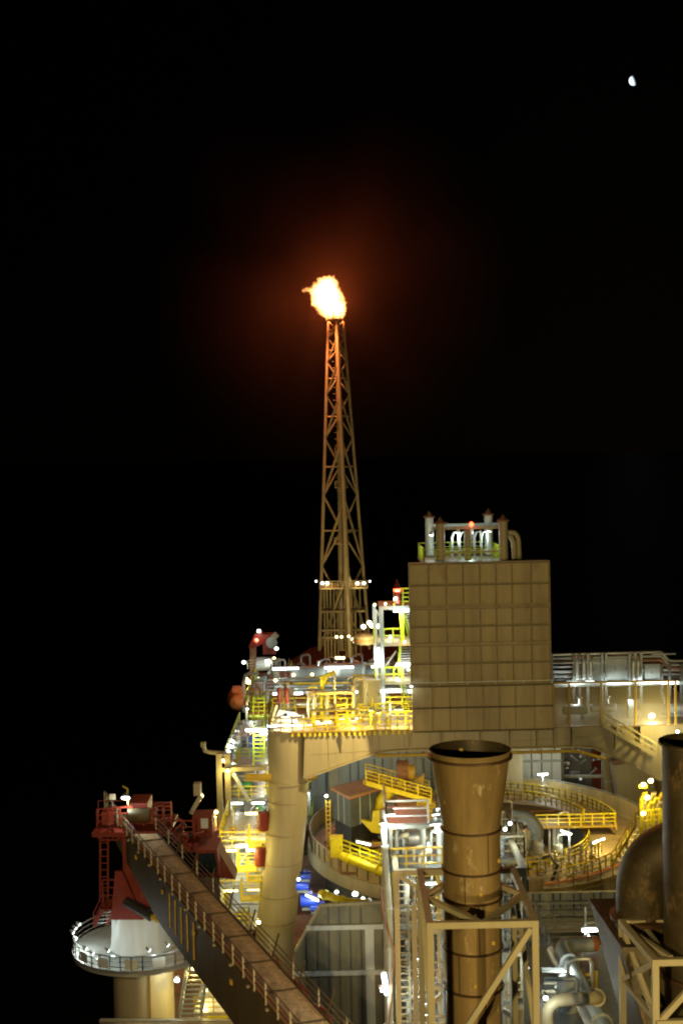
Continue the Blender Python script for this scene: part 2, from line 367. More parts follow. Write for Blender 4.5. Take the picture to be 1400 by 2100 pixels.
# ------------------------------------------------------------------ setting: sea, ship, moon
def build_setting():
    m = bpy.data.materials.new('night_sea'); m.use_nodes = True; n = m.node_tree; b = n.nodes['Principled BSDF']
    b.inputs['Base Color'].default_value = (.004, .007, .009, 1); b.inputs['Roughness'].default_value = .25
    g = n.nodes.new('ShaderNodeNewGeometry'); t = n.nodes.new('ShaderNodeTexNoise'); t.inputs['Scale'].default_value = .35; t.inputs['Detail'].default_value = 8
    bp = n.nodes.new('ShaderNodeBump'); bp.inputs['Strength'].default_value = .5; bp.inputs['Distance'].default_value = 1; b.inputs['Specular IOR Level'].default_value = .12
    n.links.new(g.outputs['Position'], t.inputs[0]); n.links.new(t.outputs[0], bp.inputs['Height']); n.links.new(bp.outputs[0], b.inputs['Normal'])
    o = MB().add([(-20000,-2000,0),(20000,-2000,0),(20000,40000,0),(-20000,40000,0)], [(0,1,2,3)]).build('sea', m, smooth=False); struct(o)
    h = MB().slab([(-16.5,-30),(42,-30),(42,250),(34,290),(13,325),(-8,290),(-16.5,250)], .5, 17.9).build('hull', 'hull', smooth=False); struct(h)
    d = MB().slab([(-16.4,-29),(41.9,-29),(41.9,250),(33.9,289.9),(13,324.8),(-7.9,289.9),(-16.4,250)], 17.903, 18).build('deck', 'deck', smooth=False); struct(d)
    # moon: a ball whose sunward half shines
    c = P(1299, 165, 9000); r = 9000*9.8/FPX
    mm = bpy.data.materials.new('moon_surface'); mm.use_nodes = True; n = mm.node_tree; b = n.nodes['Principled BSDF']
    b.inputs['Base Color'].default_value = (0,0,0,1); b.inputs['Specular IOR Level'].default_value = 0
    g = n.nodes.new('ShaderNodeNewGeometry'); vm = n.nodes.new('ShaderNodeVectorMath'); vm.operation = 'DOT_PRODUCT'
    sd = (C3 @ Vector((-.9, -.35, -.12))).normalized(); vm.inputs[1].default_value = sd
    n.links.new(g.outputs['Normal'], vm.inputs[0]); r2 = n.nodes.new('ShaderNodeMath'); r2.operation = 'MULTIPLY'; r2.use_clamp = False
    mxx = n.nodes.new('ShaderNodeMath'); mxx.operation = 'MAXIMUM'; mxx.inputs[1].default_value = 0
    n.links.new(vm.outputs['Value'], mxx.inputs[0]); n.links.new(mxx.outputs[0], r2.inputs[0]); r2.inputs[1].default_value = 3.5
    b.inputs['Emission Color'].default_value = (.72, .88, 1, 1); n.links.new(r2.outputs[0], b.inputs['Emission Strength']); mm.cycles.emission_sampling = 'NONE'
    pr = [(r*math.sin(math.pi*k/16), -r*math.cos(math.pi*k/16)) for k in range(17)]
    o = MB().lathe(c, pr, 32).build('moon', mm); tag(o, 'small bright white half moon in the black sky', 'moon')
build_setting()
# ------------------------------------------------------------------ flare tower
def build_flare():
    ys = [1334, 1160, 1015, 899, 811, 745, 697, 664]
    zs = [CAMZ - (y-HZ)*222/FPX for y in ys]; z0, z1 = zs[0], zs[-1]
    base = [P(655,1334,222), P(757,1320,222), P(718,1345,213)]; top = [P(673,664,219.5), P(704,664,219.5), P(690,664,217)]
    def leg(i, z):
        k = (z-z0)/(z1-z0); a, b = base[i], top[i]; return Vector((a.x+(b.x-a.x)*k, a.y+(b.y-a.y)*k, z))
    t = T('flare_tower', 'tall tapering lattice tower carrying the burning gas flare', 'flare tower', (leg(2,z0).x, 219, z0))
    for i in range(3):
        r = (.32,.32,.44)[i]; MB().path([leg(i,z) for z in zs], r, 10, r*.62).build('leg', 'tower', t)
    for j in range(7):
        a, b = zs[j], zs[j+1]; m_ = a + (b-a)*.5; s = .22 - j*.014
        MB().tube(leg(0,a), leg(2,b-(b-a)*.06), s).build('brace','tower',t)
        MB().tube(leg(2,b), leg(1,a+(b-a)*.04), s).build('brace','tower',t)
        mid = (leg(0,m_)+leg(1,m_))/2
        for q in (leg(0,a), leg(0,b), leg(1,a), leg(1,b)): MB().tube(q, mid, s*.85).build('brace','tower',t)
        for z in ((m_,) if j else (m_, a+(b-a)*.12)):
            MB().tube(leg(0,z), leg(1,z), s*.7).build('girt','tower',t)
            MB().tube(leg(1,z), leg(2,z), s*.7).build('girt','tower',t)
    # gas riser and ladder inside
    MB().path([P(700,1334,219), P(697,1000,218.4), P(692,700,218), P(689,652,218)], .42, 12, .34).build('gas_riser', 'tower', t)
    b = MB(); b.path([P(708,1334,218.4), P(702,1000,218), P(696,700,217.6)], .12, 6); b.path([P(703,1334,218.4), P(698,1000,218), P(693,700,217.6)], .12, 6)
    for k in range(48):
        f = k/48; z = z0 + (z1-z0)*f*.93; b.bar(P(708-11.5*f,1334,218.3)*1 + Vector((0,0,z-z0)), P(702-9.5*f,1334,218.3) + Vector((0,0,z-z0)), .1)
    b.build('ladder', 'tower', t)
    for (y, hw) in ((1000,13),(930,10),(1115,15)):
        c = P(700 if y > 950 else 697, y, 218); p = MB().cbox(c, hw*2/12, 2, .15); p.rail([c+Vector((-hw/12,-1,0)), c+Vector((hw/12,-1,0)), c+Vector((hw/12,1,0))], 1.1, 1, .09); p.build('rest_platform','tower',t)
    c = P(687,655,218); p = MB(); p.lathe(c, [(1.1,-.2),(1.5,-.1),(1.5,0),(0,.05)], 16)
    for k in range(7): a = k*2*math.pi/7; p.tube(c+Vector((1.2*math.cos(a),1.2*math.sin(a),0)), c+Vector((1.6*math.cos(a),1.6*math.sin(a),1.2)), .1, 6)
    p.build('burner_tip','tower',t)
    # lower riser bundle with lit platform
    p0 = P(655,1200,220); zt = p0.z
    pl = MB().box(P(657,1200,220).x, P(752,1200,220).x, 215, 223.5, zt-.25, zt); pl.build('light_platform','tower',t)
    MB().rail([(P(657,1200,220).x,215,zt),(P(752,1200,220).x,215,zt)],1.1,1,.09).build('railing','tower',t)
    for px in (664,670,677,684,691,707,713,720,727,737):
        q = P(px,1200,219.5); MB().tube((q.x,219.5,z0-1),(q.x,219.5,zt-.3),.17,8).build('riser_pipe','tower',t)
    for y in (1293,1308,1255): 
        a, c = P(660,y,217), P(748,y,217); MB().tube((a.x,217,a.z),(c.x,217,a.z),.2,8).build('girt','tower',t)
    for i, px in enumerate((661,671,733,746)):
        flood_lamp(P(px,1196,214.8), 'small white lamp on the platform low on the flare tower', 220, .3, real=i in (1,2), color=WARM)
    for i, px in enumerate((648,758)): flood_lamp(P(px,1192,215), 'dim lamp sticking out beside the flare tower platform', 0, .18, real=False)
    # unseen warm lights added in front to brighten the tower
    light('tower_fill', P(600,1330,186), 11000, WARM, .5, P(695,1130,219), 75)
    light('tower_fill', P(800,1330,188), 6500, WARM, .5, P(700,1130,219), 75)
    # flame
    from mathutils import noise
    fl = T('flare_flame', 'white hot flame with ragged orange edges burning at the tower top', 'flame', P(688,655,218))
    vm = bpy.data.materials.new('flame_gas'); vm.use_nodes = True; n = vm.node_tree
    for x in list(n.nodes): n.nodes.remove(x)
    o_ = n.nodes.new('ShaderNodeOutputMaterial'); e = n.nodes.new('ShaderNodeEmission'); e.inputs[0].default_value = (1, .37, .10, 1); e.inputs[1].default_value = 2.4
    n.links.new(e.outputs[0], o_.inputs['Volume']); vm.cycles.homogeneous_volume = True
    lobes = [(670,603,2.5),(682,624,2.2),(694,634,1.35),(666,590,1.7),(673,583,1.3),(657,618,1.2),(648,600,.8),(639,598,.55),(630,594,.42),(623,596,.32),(700,630,.85),(690,641,1.1),(664,633,1.2),(642,613,.45),(684,604,1.1),(674,640,1.0),(686,592,.5)]
    import bmesh
    for li, (px, py, r) in enumerate(lobes):
        c = P(px, py, 218 + ((li*37) % 5 - 2)*.25); bm = bmesh.new(); bmesh.ops.create_icosphere(bm, subdivisions=4, radius=1)
        for v in bm.verts:
            d = v.co.copy(); k = .97 + .42*noise.noise(d*1.7 + Vector((li*3.1,0,0))) + .34*noise.noise(d*4.2 + Vector((0,li,0))) + .2*noise.noise(d*9)
            k = max(k, .35); v.co = Vector((d.x*r*k, d.y*r*.8*k, d.z*r*k*1.05))
        me = bpy.data.meshes.new('flame_tongue'); bm.to_mesh(me); bm.free(); me.materials.append(vm)
        o = bpy.data.objects.new('flame_tongue', me); sc.collection.objects.link(o); o.parent = fl; o.location = c - fl.location
    light('flare_glow', P(674,608,218), 64000, (1,.24,.07), 1.6)
    light('flare_glow', P(650,606,214), 50000, (1,.30,.09), 1.0, P(690,900,219), 50)  # added spot in front of the flame, aimed to light the braces
    # scattering ball added round the flame to give it a glow
    sm = bpy.data.materials.new('flare_glow_scatter'); sm.use_nodes = True; n = sm.node_tree
    for x in list(n.nodes): n.nodes.remove(x)
    o_ = n.nodes.new('ShaderNodeOutputMaterial'); s = n.nodes.new('ShaderNodeVolumeScatter'); s.inputs['Color'].default_value = (1,.55,.4,1)
    tc = n.nodes.new('ShaderNodeTexCoord'); ln = n.nodes.new('ShaderNodeVectorMath'); ln.operation = 'LENGTH'; n.links.new(tc.outputs['Object'], ln.inputs[0])
    mr = n.nodes.new('ShaderNodeMapRange'); mr.interpolation_type = 'SMOOTHSTEP'; mr.inputs['From Min'].default_value = 0; mr.inputs['From Max'].default_value = 37; mr.inputs['To Min'].default_value = 1; mr.inputs['To Max'].default_value = 0
    n.links.new(ln.outputs['Value'], mr.inputs['Value'])
    nz = n.nodes.new('ShaderNodeTexNoise'); nz.inputs['Scale'].default_value = .05; nz.inputs['Detail'].default_value = 1; n.links.new(tc.outputs['Object'], nz.inputs[0])
    r1 = n.nodes.new('ShaderNodeMapRange'); r1.inputs['From Min'].default_value = .35; r1.inputs['From Max'].default_value = .65; r1.inputs['To Min'].default_value = .1; r1.inputs['To Max'].default_value = 1.5; n.links.new(nz.outputs[0], r1.inputs['Value'])
    m1 = n.nodes.new('ShaderNodeMath'); m1.operation = 'MULTIPLY'; n.links.new(mr.outputs[0], m1.inputs[0]); n.links.new(r1.outputs[0], m1.inputs[1])
    m2 = n.nodes.new('ShaderNodeMath'); m2.operation = 'MULTIPLY'; m2.inputs[1].default_value = .00072; n.links.new(m1.outputs[0], m2.inputs[0])
    n.links.new(m2.outputs[0], s.inputs['Density']); n.links.new(s.outputs[0], o_.inputs['Volume'])
    sm.cycles.volume_step_rate = 4
    c = P(668,585,218); pr = [(39*math.sin(math.pi*k/16), -39*math.cos(math.pi*k/16)) for k in range(17)]
    o = MB().lathe((0,0,0), pr, 24).build('glow_haze', sm); 
    for v in o.data.vertices: v.co += o.location
    o.location = c; o['kind'] = 'stuff'; o['label'] = 'added haze round the flare giving its orange glow'; o['category'] = 'glow_haze'
build_flare()
# ------------------------------------------------------------------ portal frame, big box tower
ZD = P(840,1495,104).z          # upper deck level
def build_portal():
    t = T('girder_portal', 'huge beige box girder with arched underside spanning the round turret well', 'portal frame', P(590,1597,106))
    q = lambda x, y: (P(x,y,104).x, P(x,y,104).z)
    low = [(632,1594),(690,1572),(740,1554),(770,1545),(810,1539),(900,1536),(1100,1533),(1180,1530),(1215,1533),(1245,1545),(1300,1571),(1345,1596),(1470,1640)]
    MB().prism([q(625,1501), q(1470,1483)] + [q(*a) for a in low[::-1]] + [q(622,1597)], 104, 108).build('girder', 'beige', t)
    b = MB(); pts = [P(x,y,103.9) for x,y in low]
    for a, c in zip(pts, pts[1:]): b.bar(a, c, .5, .14)
    b.build('girder_flange', 'beige', t)
    for px in (700,760,840,905,985,1045,1100,1135,1172,1260,1310):
        a = P(px,1500,103.9); MB().box(a.x-.06,a.x+.06,103.65,103.99,a.z-1.5,ZD-.1).add([(a.x-.05,103.2,ZD-.1),(a.x+.05,103.2,ZD-.1),(a.x+.05,103.64,ZD-.1),(a.x-.05,103.64,ZD-.1),(a.x-.05,103.64,a.z-1.2),(a.x+.05,103.64,a.z-1.2)],[(0,1,2,3),(0,3,4),(1,5,2),(0,4,5,1)]).build('gusset','beige',t)
    for i_ in range(10):
        px = 672+i_*52; a_ = P(px,1500,103.99); lo = next((P(px,y1+(y2-y1)*(px-x1)/(x2-x1),103.99).z for (x1,y1),(x2,y2) in zip(low,low[1:]) if x1<=px<=x2), a_.z-2)
        MB().box(a_.x-.025,a_.x+.025,103.975,103.998,lo+.1,ZD-.35).build('plate_seam','rib',t)
    MB().bar(P(640,1548,103.985),P(1235,1508,103.985),.05,.02).build('plate_seam','rib',t)
    # left leg: squared head then a battered round column
    c = P(590,1550,106); a = P(590,1600,106); zt = ZD-.15; r = 1.68
    MB().lathe((c.x,106,0), [(r+.02,a.z),(r+.02,zt)], 40).build('leg_head', 'beige', t)
    MB().lathe((c.x,106,0), [(r+.03,a.z-.12),(r+.14,a.z-.1),(r+.14,a.z+.02),(r+.03,a.z+.04)], 40, cap=False).build('joint_ring', 'beige', t)
    MB().path([(c.x,106,a.z), P(590,1660,106), P(582,1740,106), P(566,1900,106), P(556,2020,106)], r, 36, r*.98).build('leg', 'beige', t)
    for (x_,y_) in ((588.6,1640),(583.5,1705),(579,1765),(573,1830),(567.5,1885)): q_ = P(x_,y_,106); MB().lathe(q_, [(r-.01,-.03),(r+.035,-.02),(r+.035,.02),(r-.01,.03)], 36, cap=False).build('weld_ring','rib',t)
    for i, (x, y0, y1, Y, wd) in enumerate(((1051,1500,1700,141,1.9),(1290,1560,1760,143,4.2))):
        p = P(x,y0,Y); s = P(x+(0 if i == 0 else 30),y1,Y); MB().bar(p, s, wd, 2.2).build('leg', 'beige', t)
    # pipes and cable on the girder underside
    pipe([P(770,1550,103.4),P(1180,1540,103.4),P(1240,1556,103.4)], .14, 'ochre', 'long ochre pipe under the flat part of the beige girder')
    pipe([P(503,1594,104),P(556,1595,104)], .34, 'ochre', 'short ochre pipe jutting left from the beige column')
    pipe([P(632,1598,105.2),P(650,1592,105)], .2, 'ochre', 'short ochre pipe stub right of the beige column')
    # girder and column lit from a lamp on the tower platforms nearby
    light('girder_floodlight', P(790,1400,97), 7500, WARM, .05, P(650,1575,104), 44, .3)
    light('girder_floodlight', P(1010,1850,72), 3000, WARM, .15, P(650,1560,104), 34, .2)
    light('girder_floodlight', P(1350,1500,101.5), 520, SOD, .3)
build_portal()
def build_box_tower():
    x0, x1 = P(838,1160,101).x, P(1125,1160,101).x; Y0 = 101; z1 = P(980,1153,101).z; z0 = P(980,1497,101).z; zs_ = P(980,1402,101).z
    t = T('windbreak_tower', 'tall tan panelled box tower standing on the beige girder', 'tower', ((x0+x1)/2, 106, z0))
    MB().box(x0, x1, Y0, 102, zs_+.003, z1).build('upper_casing', 'panel', t)
    MB().box(x0+.1, x1+.12, Y0-.25, 102, z0, zs_-.02).build('lower_casing', 'panel', t)
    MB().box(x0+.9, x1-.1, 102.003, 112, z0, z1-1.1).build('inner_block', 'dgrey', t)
    rows = [1153,1197,1241,1245,1282,1318,1321,1358,1402]
    for y in rows:
        z = P(980,y,101).z; hv = y in (1241,1245,1318,1321,1402); MB().box(x0-.03, x1+.03, Y0-(.2 if hv else .1), Y0-.002, z-.06, z+.05).build('panel_rail', 'panel' if hv else 'rib', t)
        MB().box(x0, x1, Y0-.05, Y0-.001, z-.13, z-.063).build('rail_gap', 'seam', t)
    for y in (1405,1449,1497):
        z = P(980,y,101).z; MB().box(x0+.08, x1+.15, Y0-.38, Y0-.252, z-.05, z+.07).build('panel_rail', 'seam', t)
    fr = [0,.14,.265,.385,.505,.62,.735,.87,1]
    for i, f in enumerate(fr):
        x = x0 + (x1-x0)*f; MB().box(x-.045, x+.045, Y0-.16, Y0-.004, zs_+.06, z1-.06).build('stiffener', 'rib', t)
        x = x0+.1 + (x1-x0)*f; MB().box(x-.04, x+.04, Y0-.34, Y0-.254, z0+.07, zs_-.1).build('stiffener', 'rib', t)
    # pillowed plates between the stiffeners
    rr = [zs_+.12] ; cuts = [P(980,y,101).z for y in (1402,1358,1319.5,1282,1243,1197,1153)]
    for j in range(6):
        for i in range(8):
            xa = x0+(x1-x0)*fr[i]+.07; xb = x0+(x1-x0)*fr[i+1]-.07; za = cuts[j]+.12; zb = cuts[j+1]-.12
            dd = random.uniform(.012,.05); tt = random.uniform(-.015,.015)
            MB().add([(xa,Y0-.004,za),(xb,Y0-.004,za),(xb,Y0-.004,zb),(xa,Y0-.004,zb),((xa+xb)/2+tt*6,Y0-.004-dd,(za+zb)/2+tt*8)],[(0,1,4),(1,2,4),(2,3,4),(3,0,4)]).build('wall_plate','panel',t)
    for j in range(2):
        za, zb = [(z0+.12, P(980,1449,101).z-.1),(P(980,1449,101).z+.12, zs_-.12)][j]
        for i in range(8):
            xa = x0+.1+(x1-x0)*fr[i]+.08; xb = x0+.1+(x1-x0)*fr[i+1]-.08; dd = random.uniform(.01,.04)
            MB().add([(xa,Y0-.254,za),(xb,Y0-.254,za),(xb,Y0-.254,zb),(xa,Y0-.254,zb),((xa+xb)/2,Y0-.254-dd,(za+zb)/2)],[(0,1,4),(1,2,4),(2,3,4),(3,0,4)]).build('wall_plate','panel',t)
    MB().rail([(x0,Y0-.45,zs_),(x1,Y0-.45,zs_)], .25, 2.4, .05, 0).build('grab_rail','steel',t)
    # equipment on its roof
    pr = platform('lime yellow railed platform on top of the tan box tower', P(868,1150,103).x, P(1030,1150,103).x, 102.3, 110, z1-.1, 'beige', 'lime', 'fblr', None, sp=.9)
    for i, (px, Y, m) in enumerate(((903,102.6,'beige'),(1032,102.6,'beige'),(881,109,'white'),(1002,109,'white'))):
        q = P(px,1150,Y); h = 3.05 + .1*i; rr = .36
        v = T('exhaust_post', f"{'tan' if m == 'beige' else 'white'} upright pipe with pointed cap on the box tower roof", 'exhaust pipe', (q.x,Y,z1), 'capped pipes on the tower roof')
        MB().tube((q.x,Y,z1),(q.x,Y,z1+h),rr,16).build('pipe',m,v); MB().lathe((q.x,Y,z1+h),[(rr+.15,0),(rr+.15,.1),(.28,.2),(0,.6)],16).build('cap','rust',v)
    g = T('roof_gantry', 'white pipe gantry between the capped posts of the box tower', 'gantry', P(966,1100,106))
    za, zb = P(960,1080,105).z, P(960,1128,105).z
    for Y in (104,108): MB().box(P(885,1100,Y).x,P(1030,1100,Y).x,Y-.12,Y+.12,za-.15,za+.1).build('beam','grey',g)
    MB().box(P(905,1100,102.9).x,P(1030,1100,102.9).x,102.8,102.98,zb-.1,zb+.1).build('beam','beige',g)
    for px in (926,942,957,972,986):
        q = P(px,1100,105); MB().path([(q.x,105,z1-.5),(q.x,105,za-.9),(q.x+.15,105,za-.5),(q.x+.5,105,za-.4),(q.x+.55,105,z1+1)],.09,8).build('pipe','grey',g)
    q = P(958,1100,103.2); MB().tube((q.x,103.2,z1),(q.x,103.2,za-.2),.3,12).build('column','beige',g)
    for k, (a, b_) in enumerate(((1062,1096),(1052,1103))):
        pipe([P(1034,b_-4,103.5),P(a-7,b_-4,103.5),P(a,b_+8,103.5),(P(a+2,1150,103.5).x,103.5,z1)], .2, 'beige', ('outer' if k == 0 else 'inner')+' curved pipe bending down at the right of the tower roof')
    bc = T('beacon', 'red glowing beacon above the box tower roof', 'beacon', P(966,1082,103.5)); q = P(966,1075,103.5)
    MB().lathe(q, [(.1,-.18),(.17,-.1),(.17,.08),(.08,.18),(0,.2)], 12).build('glass','lampr',bc); MB().tube(q-Vector((0,0,.18)), q-Vector((0,0,.8)), .07, 6).build('post','steel',bc)
    l = light('beacon_light', q-Vector((0,.5,0)), 30, (1,.1,.05), .1)
    for i, (px, py) in enumerate(((1003,1088),(938,1091),(966,1090),(884,1096))):
        flood_lamp(P(px,py,104.5), 'small white lamp hanging in the box tower roof gantry', 200, .2, face=(-.2,.4,-1), real=i != 2)
    light('tower_top_green', P(960,1120,106.5), 260, (.7,1,.8), .2)
build_box_tower()
# ------------------------------------------------------------------ funnels in front
def build_funnels():
    Y = 50; c = P(963,1549,Y); t = T('flared_exhaust_stack', 'big heat stained exhaust stack with a flared open top', 'exhaust stack', (c.x,Y,c.z-14))
    zz = lambda y: CAMZ - (y-938)*Y/FPX
    k = Y/FPX; prof = [(84,1549),(82,1556),(78,1590),(72,1630),(64,1680),(60,1706),(59.5,1714),(59.5,1796),(59,1857),(59,1962),(58.5,2046),(58.5,2250)]
    out = [(r*k*(1-.0), zz(y)-c.z) for r, y in prof]
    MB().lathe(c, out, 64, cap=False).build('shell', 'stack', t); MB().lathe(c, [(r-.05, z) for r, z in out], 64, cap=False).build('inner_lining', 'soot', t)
    MB().lathe(c, [(84*k+.004,-.06),(84*k+.07,-.05),(84*k+.07,.03),(84*k-.05,.04),(84*k-.05,-.06)], 64, cap=False).build('rim', 'band', t)
    for y in (1713,1797,1857,1962,2046,2140):
        r = 59.6*k; z = zz(y)-c.z; MB().lathe(c, [(r,-.05+z),(r+.07,-.045+z),(r+.07,.03+z),(r,.035+z)], 64, cap=False).build('flange', 'band', t)
    MB().lathe((c.x,Y,zz(1625)), [(1.36,0),(0,.02)], 32).build('dark_throat_disc','dark',t)  # black disc added for the darkness down inside the stack
    for (x, y, yy) in ((945,1540,51.4),(981,1563,48.6)): q = P(x,y,yy); MB().cbox(q,.14,.1,.22).build('lifting_lug','ochre',t)
    for j_, (y0, y1) in enumerate(((1716,1795),(1799,1855),(1859,1960),(1964,2044),(2048,2138))):
        an = (.5,-.35,.12,-.6,.3)[j_]; rr_ = 59*k+.012; sx, sy = c.x + rr_*math.sin(an), Y - rr_*math.cos(an)
        MB().bar((sx,sy,zz(y1)),(sx,sy,zz(y0)),.035,.03).build('weld_seam','band',t)
        MB().bar((c.x+rr_*math.sin(an+.55),Y-rr_*math.cos(an+.55),zz(y1)+.3),(c.x+rr_*math.sin(an+.55),Y-rr_*math.cos(an+.55),zz(y1)+.45),.12,.05).build('nameplate_bracket','ochre',t)
    # support frames
    def frame(label, F, B, zt, zb, n='support_frame', w=.24, diag=True, levels=()):
        f = T(n, label, 'support frame', ((F[0].x+F[1].x)/2, F[0].y, zb))
        cs = [F[0],F[1],B[1],B[0]]
        for q in cs: MB().bar((q.x,q.y,zb),(q.x,q.y,zt-w/2),w).build('post','beige',f)
        for zz_ in (zt,)+tuple(levels):
            for a, b in ((0,1),(1,2),(2,3),(3,0)):
                a, b = cs[a], cs[b]; d = (b-a); d.z = 0; d.normalize(); off = 0 if d.y**2 < .5 else w/2+.003
                MB().bar(Vector((a.x,a.y,zz_))+d*(off-(w/2 if not off else 0)), Vector((b.x,b.y,zz_))-d*(off-(w/2 if not off else 0)), w).build('beam','beige',f)
        L = (cs[0]+cs[3])/2; Rr = (cs[1]+cs[2])/2; Fm = (cs[0]+cs[1])/2; Bm = (cs[2]+cs[3])/2
        if diag:
            for a, b in ((L,Fm),(Fm,Rr),(Rr,Bm),(Bm,L)):
                a = Vector((a.x,a.y,zt-.01)); b = Vector((b.x,b.y,zt-.01)); u = (b-a).normalized()*.16; MB().bar(a+u,b-u,w*.85,w*.8).build('ring_brace','beige',f)
        return f, cs
    F = (P(881,1895,46), P(1096,1895,46)); ww = F[1].x-F[0].x; zt = P(985,1895,46).z
    B = (Vector((F[0].x,52,0)), Vector((F[1].x,52,0))); f, cs = frame('tan square steel frame bracing the big flared exhaust stack', F, B, zt, zt-12)
    MB().bar((cs[1].x-.15,46,zt-.2),(cs[0].x+.6,46,zt-4.9),.2).build('brace','beige',f)
    MB().bar((cs[1].x,46.2,zt-4.4),(cs[2].x,51.8,zt-.3),.18).build('brace','beige',f)
    MB().bar((cs[3].x,51.8,zt-.2),(cs[0].x,46.2,zt-4.4),.18).build('brace','beige',f)
    MB().bar((cs[0].x+.12,46,zt-6.4),(cs[1].x-.12,46,zt-6.4),.18).build('beam','beige',f)
    F2 = (P(812,1788,58), P(1073,1770,58)); B2 = (Vector((F2[0].x,63,0)), Vector((F2[1].x,63,0))); zt2 = P(940,1786,58).z
    f2, cs2 = frame('taller tan frame with cross braces behind the flared exhaust stack', F2, B2, zt2, zt2-13, diag=False)
    for px in (847,1048): q = P(px,1810,56); MB().bar((q.x,56,zt2-13),(q.x,56,zt2-.8),.22).build('post','beige',f2)
    for (a, b) in (((818,1795,58),(857,1819,57.9)),((1068,1790,58),(1040,1812,57.9)),((1010,1840,57.8),(1060,1800,57.8)),((860,1855,57.8),(905,1825,57.8)),((870,2070,57.8),(905,2040,57.8)),((1030,2070,57.8),(1050,2085,57.8))):
        MB().bar(P(*a),P(*b),.2).build('brace','beige',f2)
    # dark right stack with elbow duct and frame
    c = P(1432,1520,44); r = 75*44/FPX
    t2 = T('dark_exhaust_stack', 'dark sooty exhaust stack cut by the right edge', 'exhaust stack', (c.x,44,c.z-14))
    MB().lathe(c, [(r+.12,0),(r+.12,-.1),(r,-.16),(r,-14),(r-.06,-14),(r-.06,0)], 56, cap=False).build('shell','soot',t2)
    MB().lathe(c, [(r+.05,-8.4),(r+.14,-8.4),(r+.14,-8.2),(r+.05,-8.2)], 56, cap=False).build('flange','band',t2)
    MB().lathe((c.x,44,c.z-1.5), [(r-.1,0),(0,.01)], 32).build('dark_throat_disc','dark',t2)  # black disc again stands for the dark stack interior
    t3 = T('elbow_duct', 'dark bent exhaust duct curving into the right stack', 'duct', P(1315,1880,46.5)); r = 1.03
    pts = [P(1320,1890,46.5), P(1320,1835,46.5)]; a0 = P(1320,1822,46.5); a1 = P(1322,1755,46.5); a2 = P(1395,1738,46)
    for k in range(9): u = k/8; pts.append(a0*(1-u)**2 + a1*2*u*(1-u) + a2*u*u)
    MB().path(pts, r, 40).build('elbow','soot',t3)
    MB().lathe(P(1318,1872,46.5), [(r,-.2),(r+.2,-.18),(r+.2,-.03),(r+.08,0),(r,.02)], 48, cap=False).build('flange','band',t3)
    b = MB(); q = P(1318,1885,46.5); b.lathe((q.x,46.5,q.z), [(r-.02,0),(r+.02,-.25)], 40)
    b.build('collar','soot',t3)
    hb = T('exhaust_plenum', 'dark sloping plenum box under the bent exhaust duct', 'duct', P(1300,2050,47)); zt3 = q.z-.26
    xl, xr = P(1228,1930,47).x, P(1420,1930,47).x
    MB().add([(xl+.3,44.5,zt3),(xr,44.5,zt3),(xr,49.5,zt3),(xl+.1,49.5,zt3),(xl+1.9,43.5,zt3-6),(xr,43.5,zt3-6),(xr,50,zt3-6),(xl+1.7,50,zt3-6)],[(0,1,2,3),(4,7,6,5),(0,4,5,1),(1,5,6,2),(2,6,7,3),(3,7,4,0)]).build('casing','soot',hb)
    MB().bar((xl+.3,44.46,zt3),(xl+1.9,43.46,zt3-6),.08).build('casing_edge','soot',hb)
    F = (P(1342,1972,42), P(1500,1972,42)); B = (P(1274,1900,45.6), P(1430,1900,45.6)); zt = P(1372,1972,42).z
    f, cs = frame('tan lattice frame beside the dark stack at the right edge', F, B, zt, zt-9, w=.22, diag=False, levels=())
    for (a, b) in (((1274,1903,45.6),(1342,1972+115,42)),((1342,1975,42),(1276,2010,45.6)),((1276,2010,45.6),(1350,2098,42))): MB().bar(P(*a),P(*b),.16).build('brace','beige',f)
    MB().bar(P(1276,2012,45.6),P(1360,2006,45.6),.16).build('brace','beige',f); MB().bar(P(1345,2102,42),P(1410,2030,42),.18).build('brace','beige',f)
    MB().bar(P(1286,1906,45.2)+Vector((0,0,0)),P(1375,1965,42.2),.16).build('brace','beige',f)
    MB().bar(P(1323,1903,45.6),P(1360,1955,43),.14).build('brace','beige',f); MB().bar(P(1323,1903,45.6),P(1304,1950,45),.12).build('brace','beige',f)
    MB().bar(P(1345,2098,41.9),P(1440,2095,41.9),.2).build('beam','beige',f)
build_funnels()
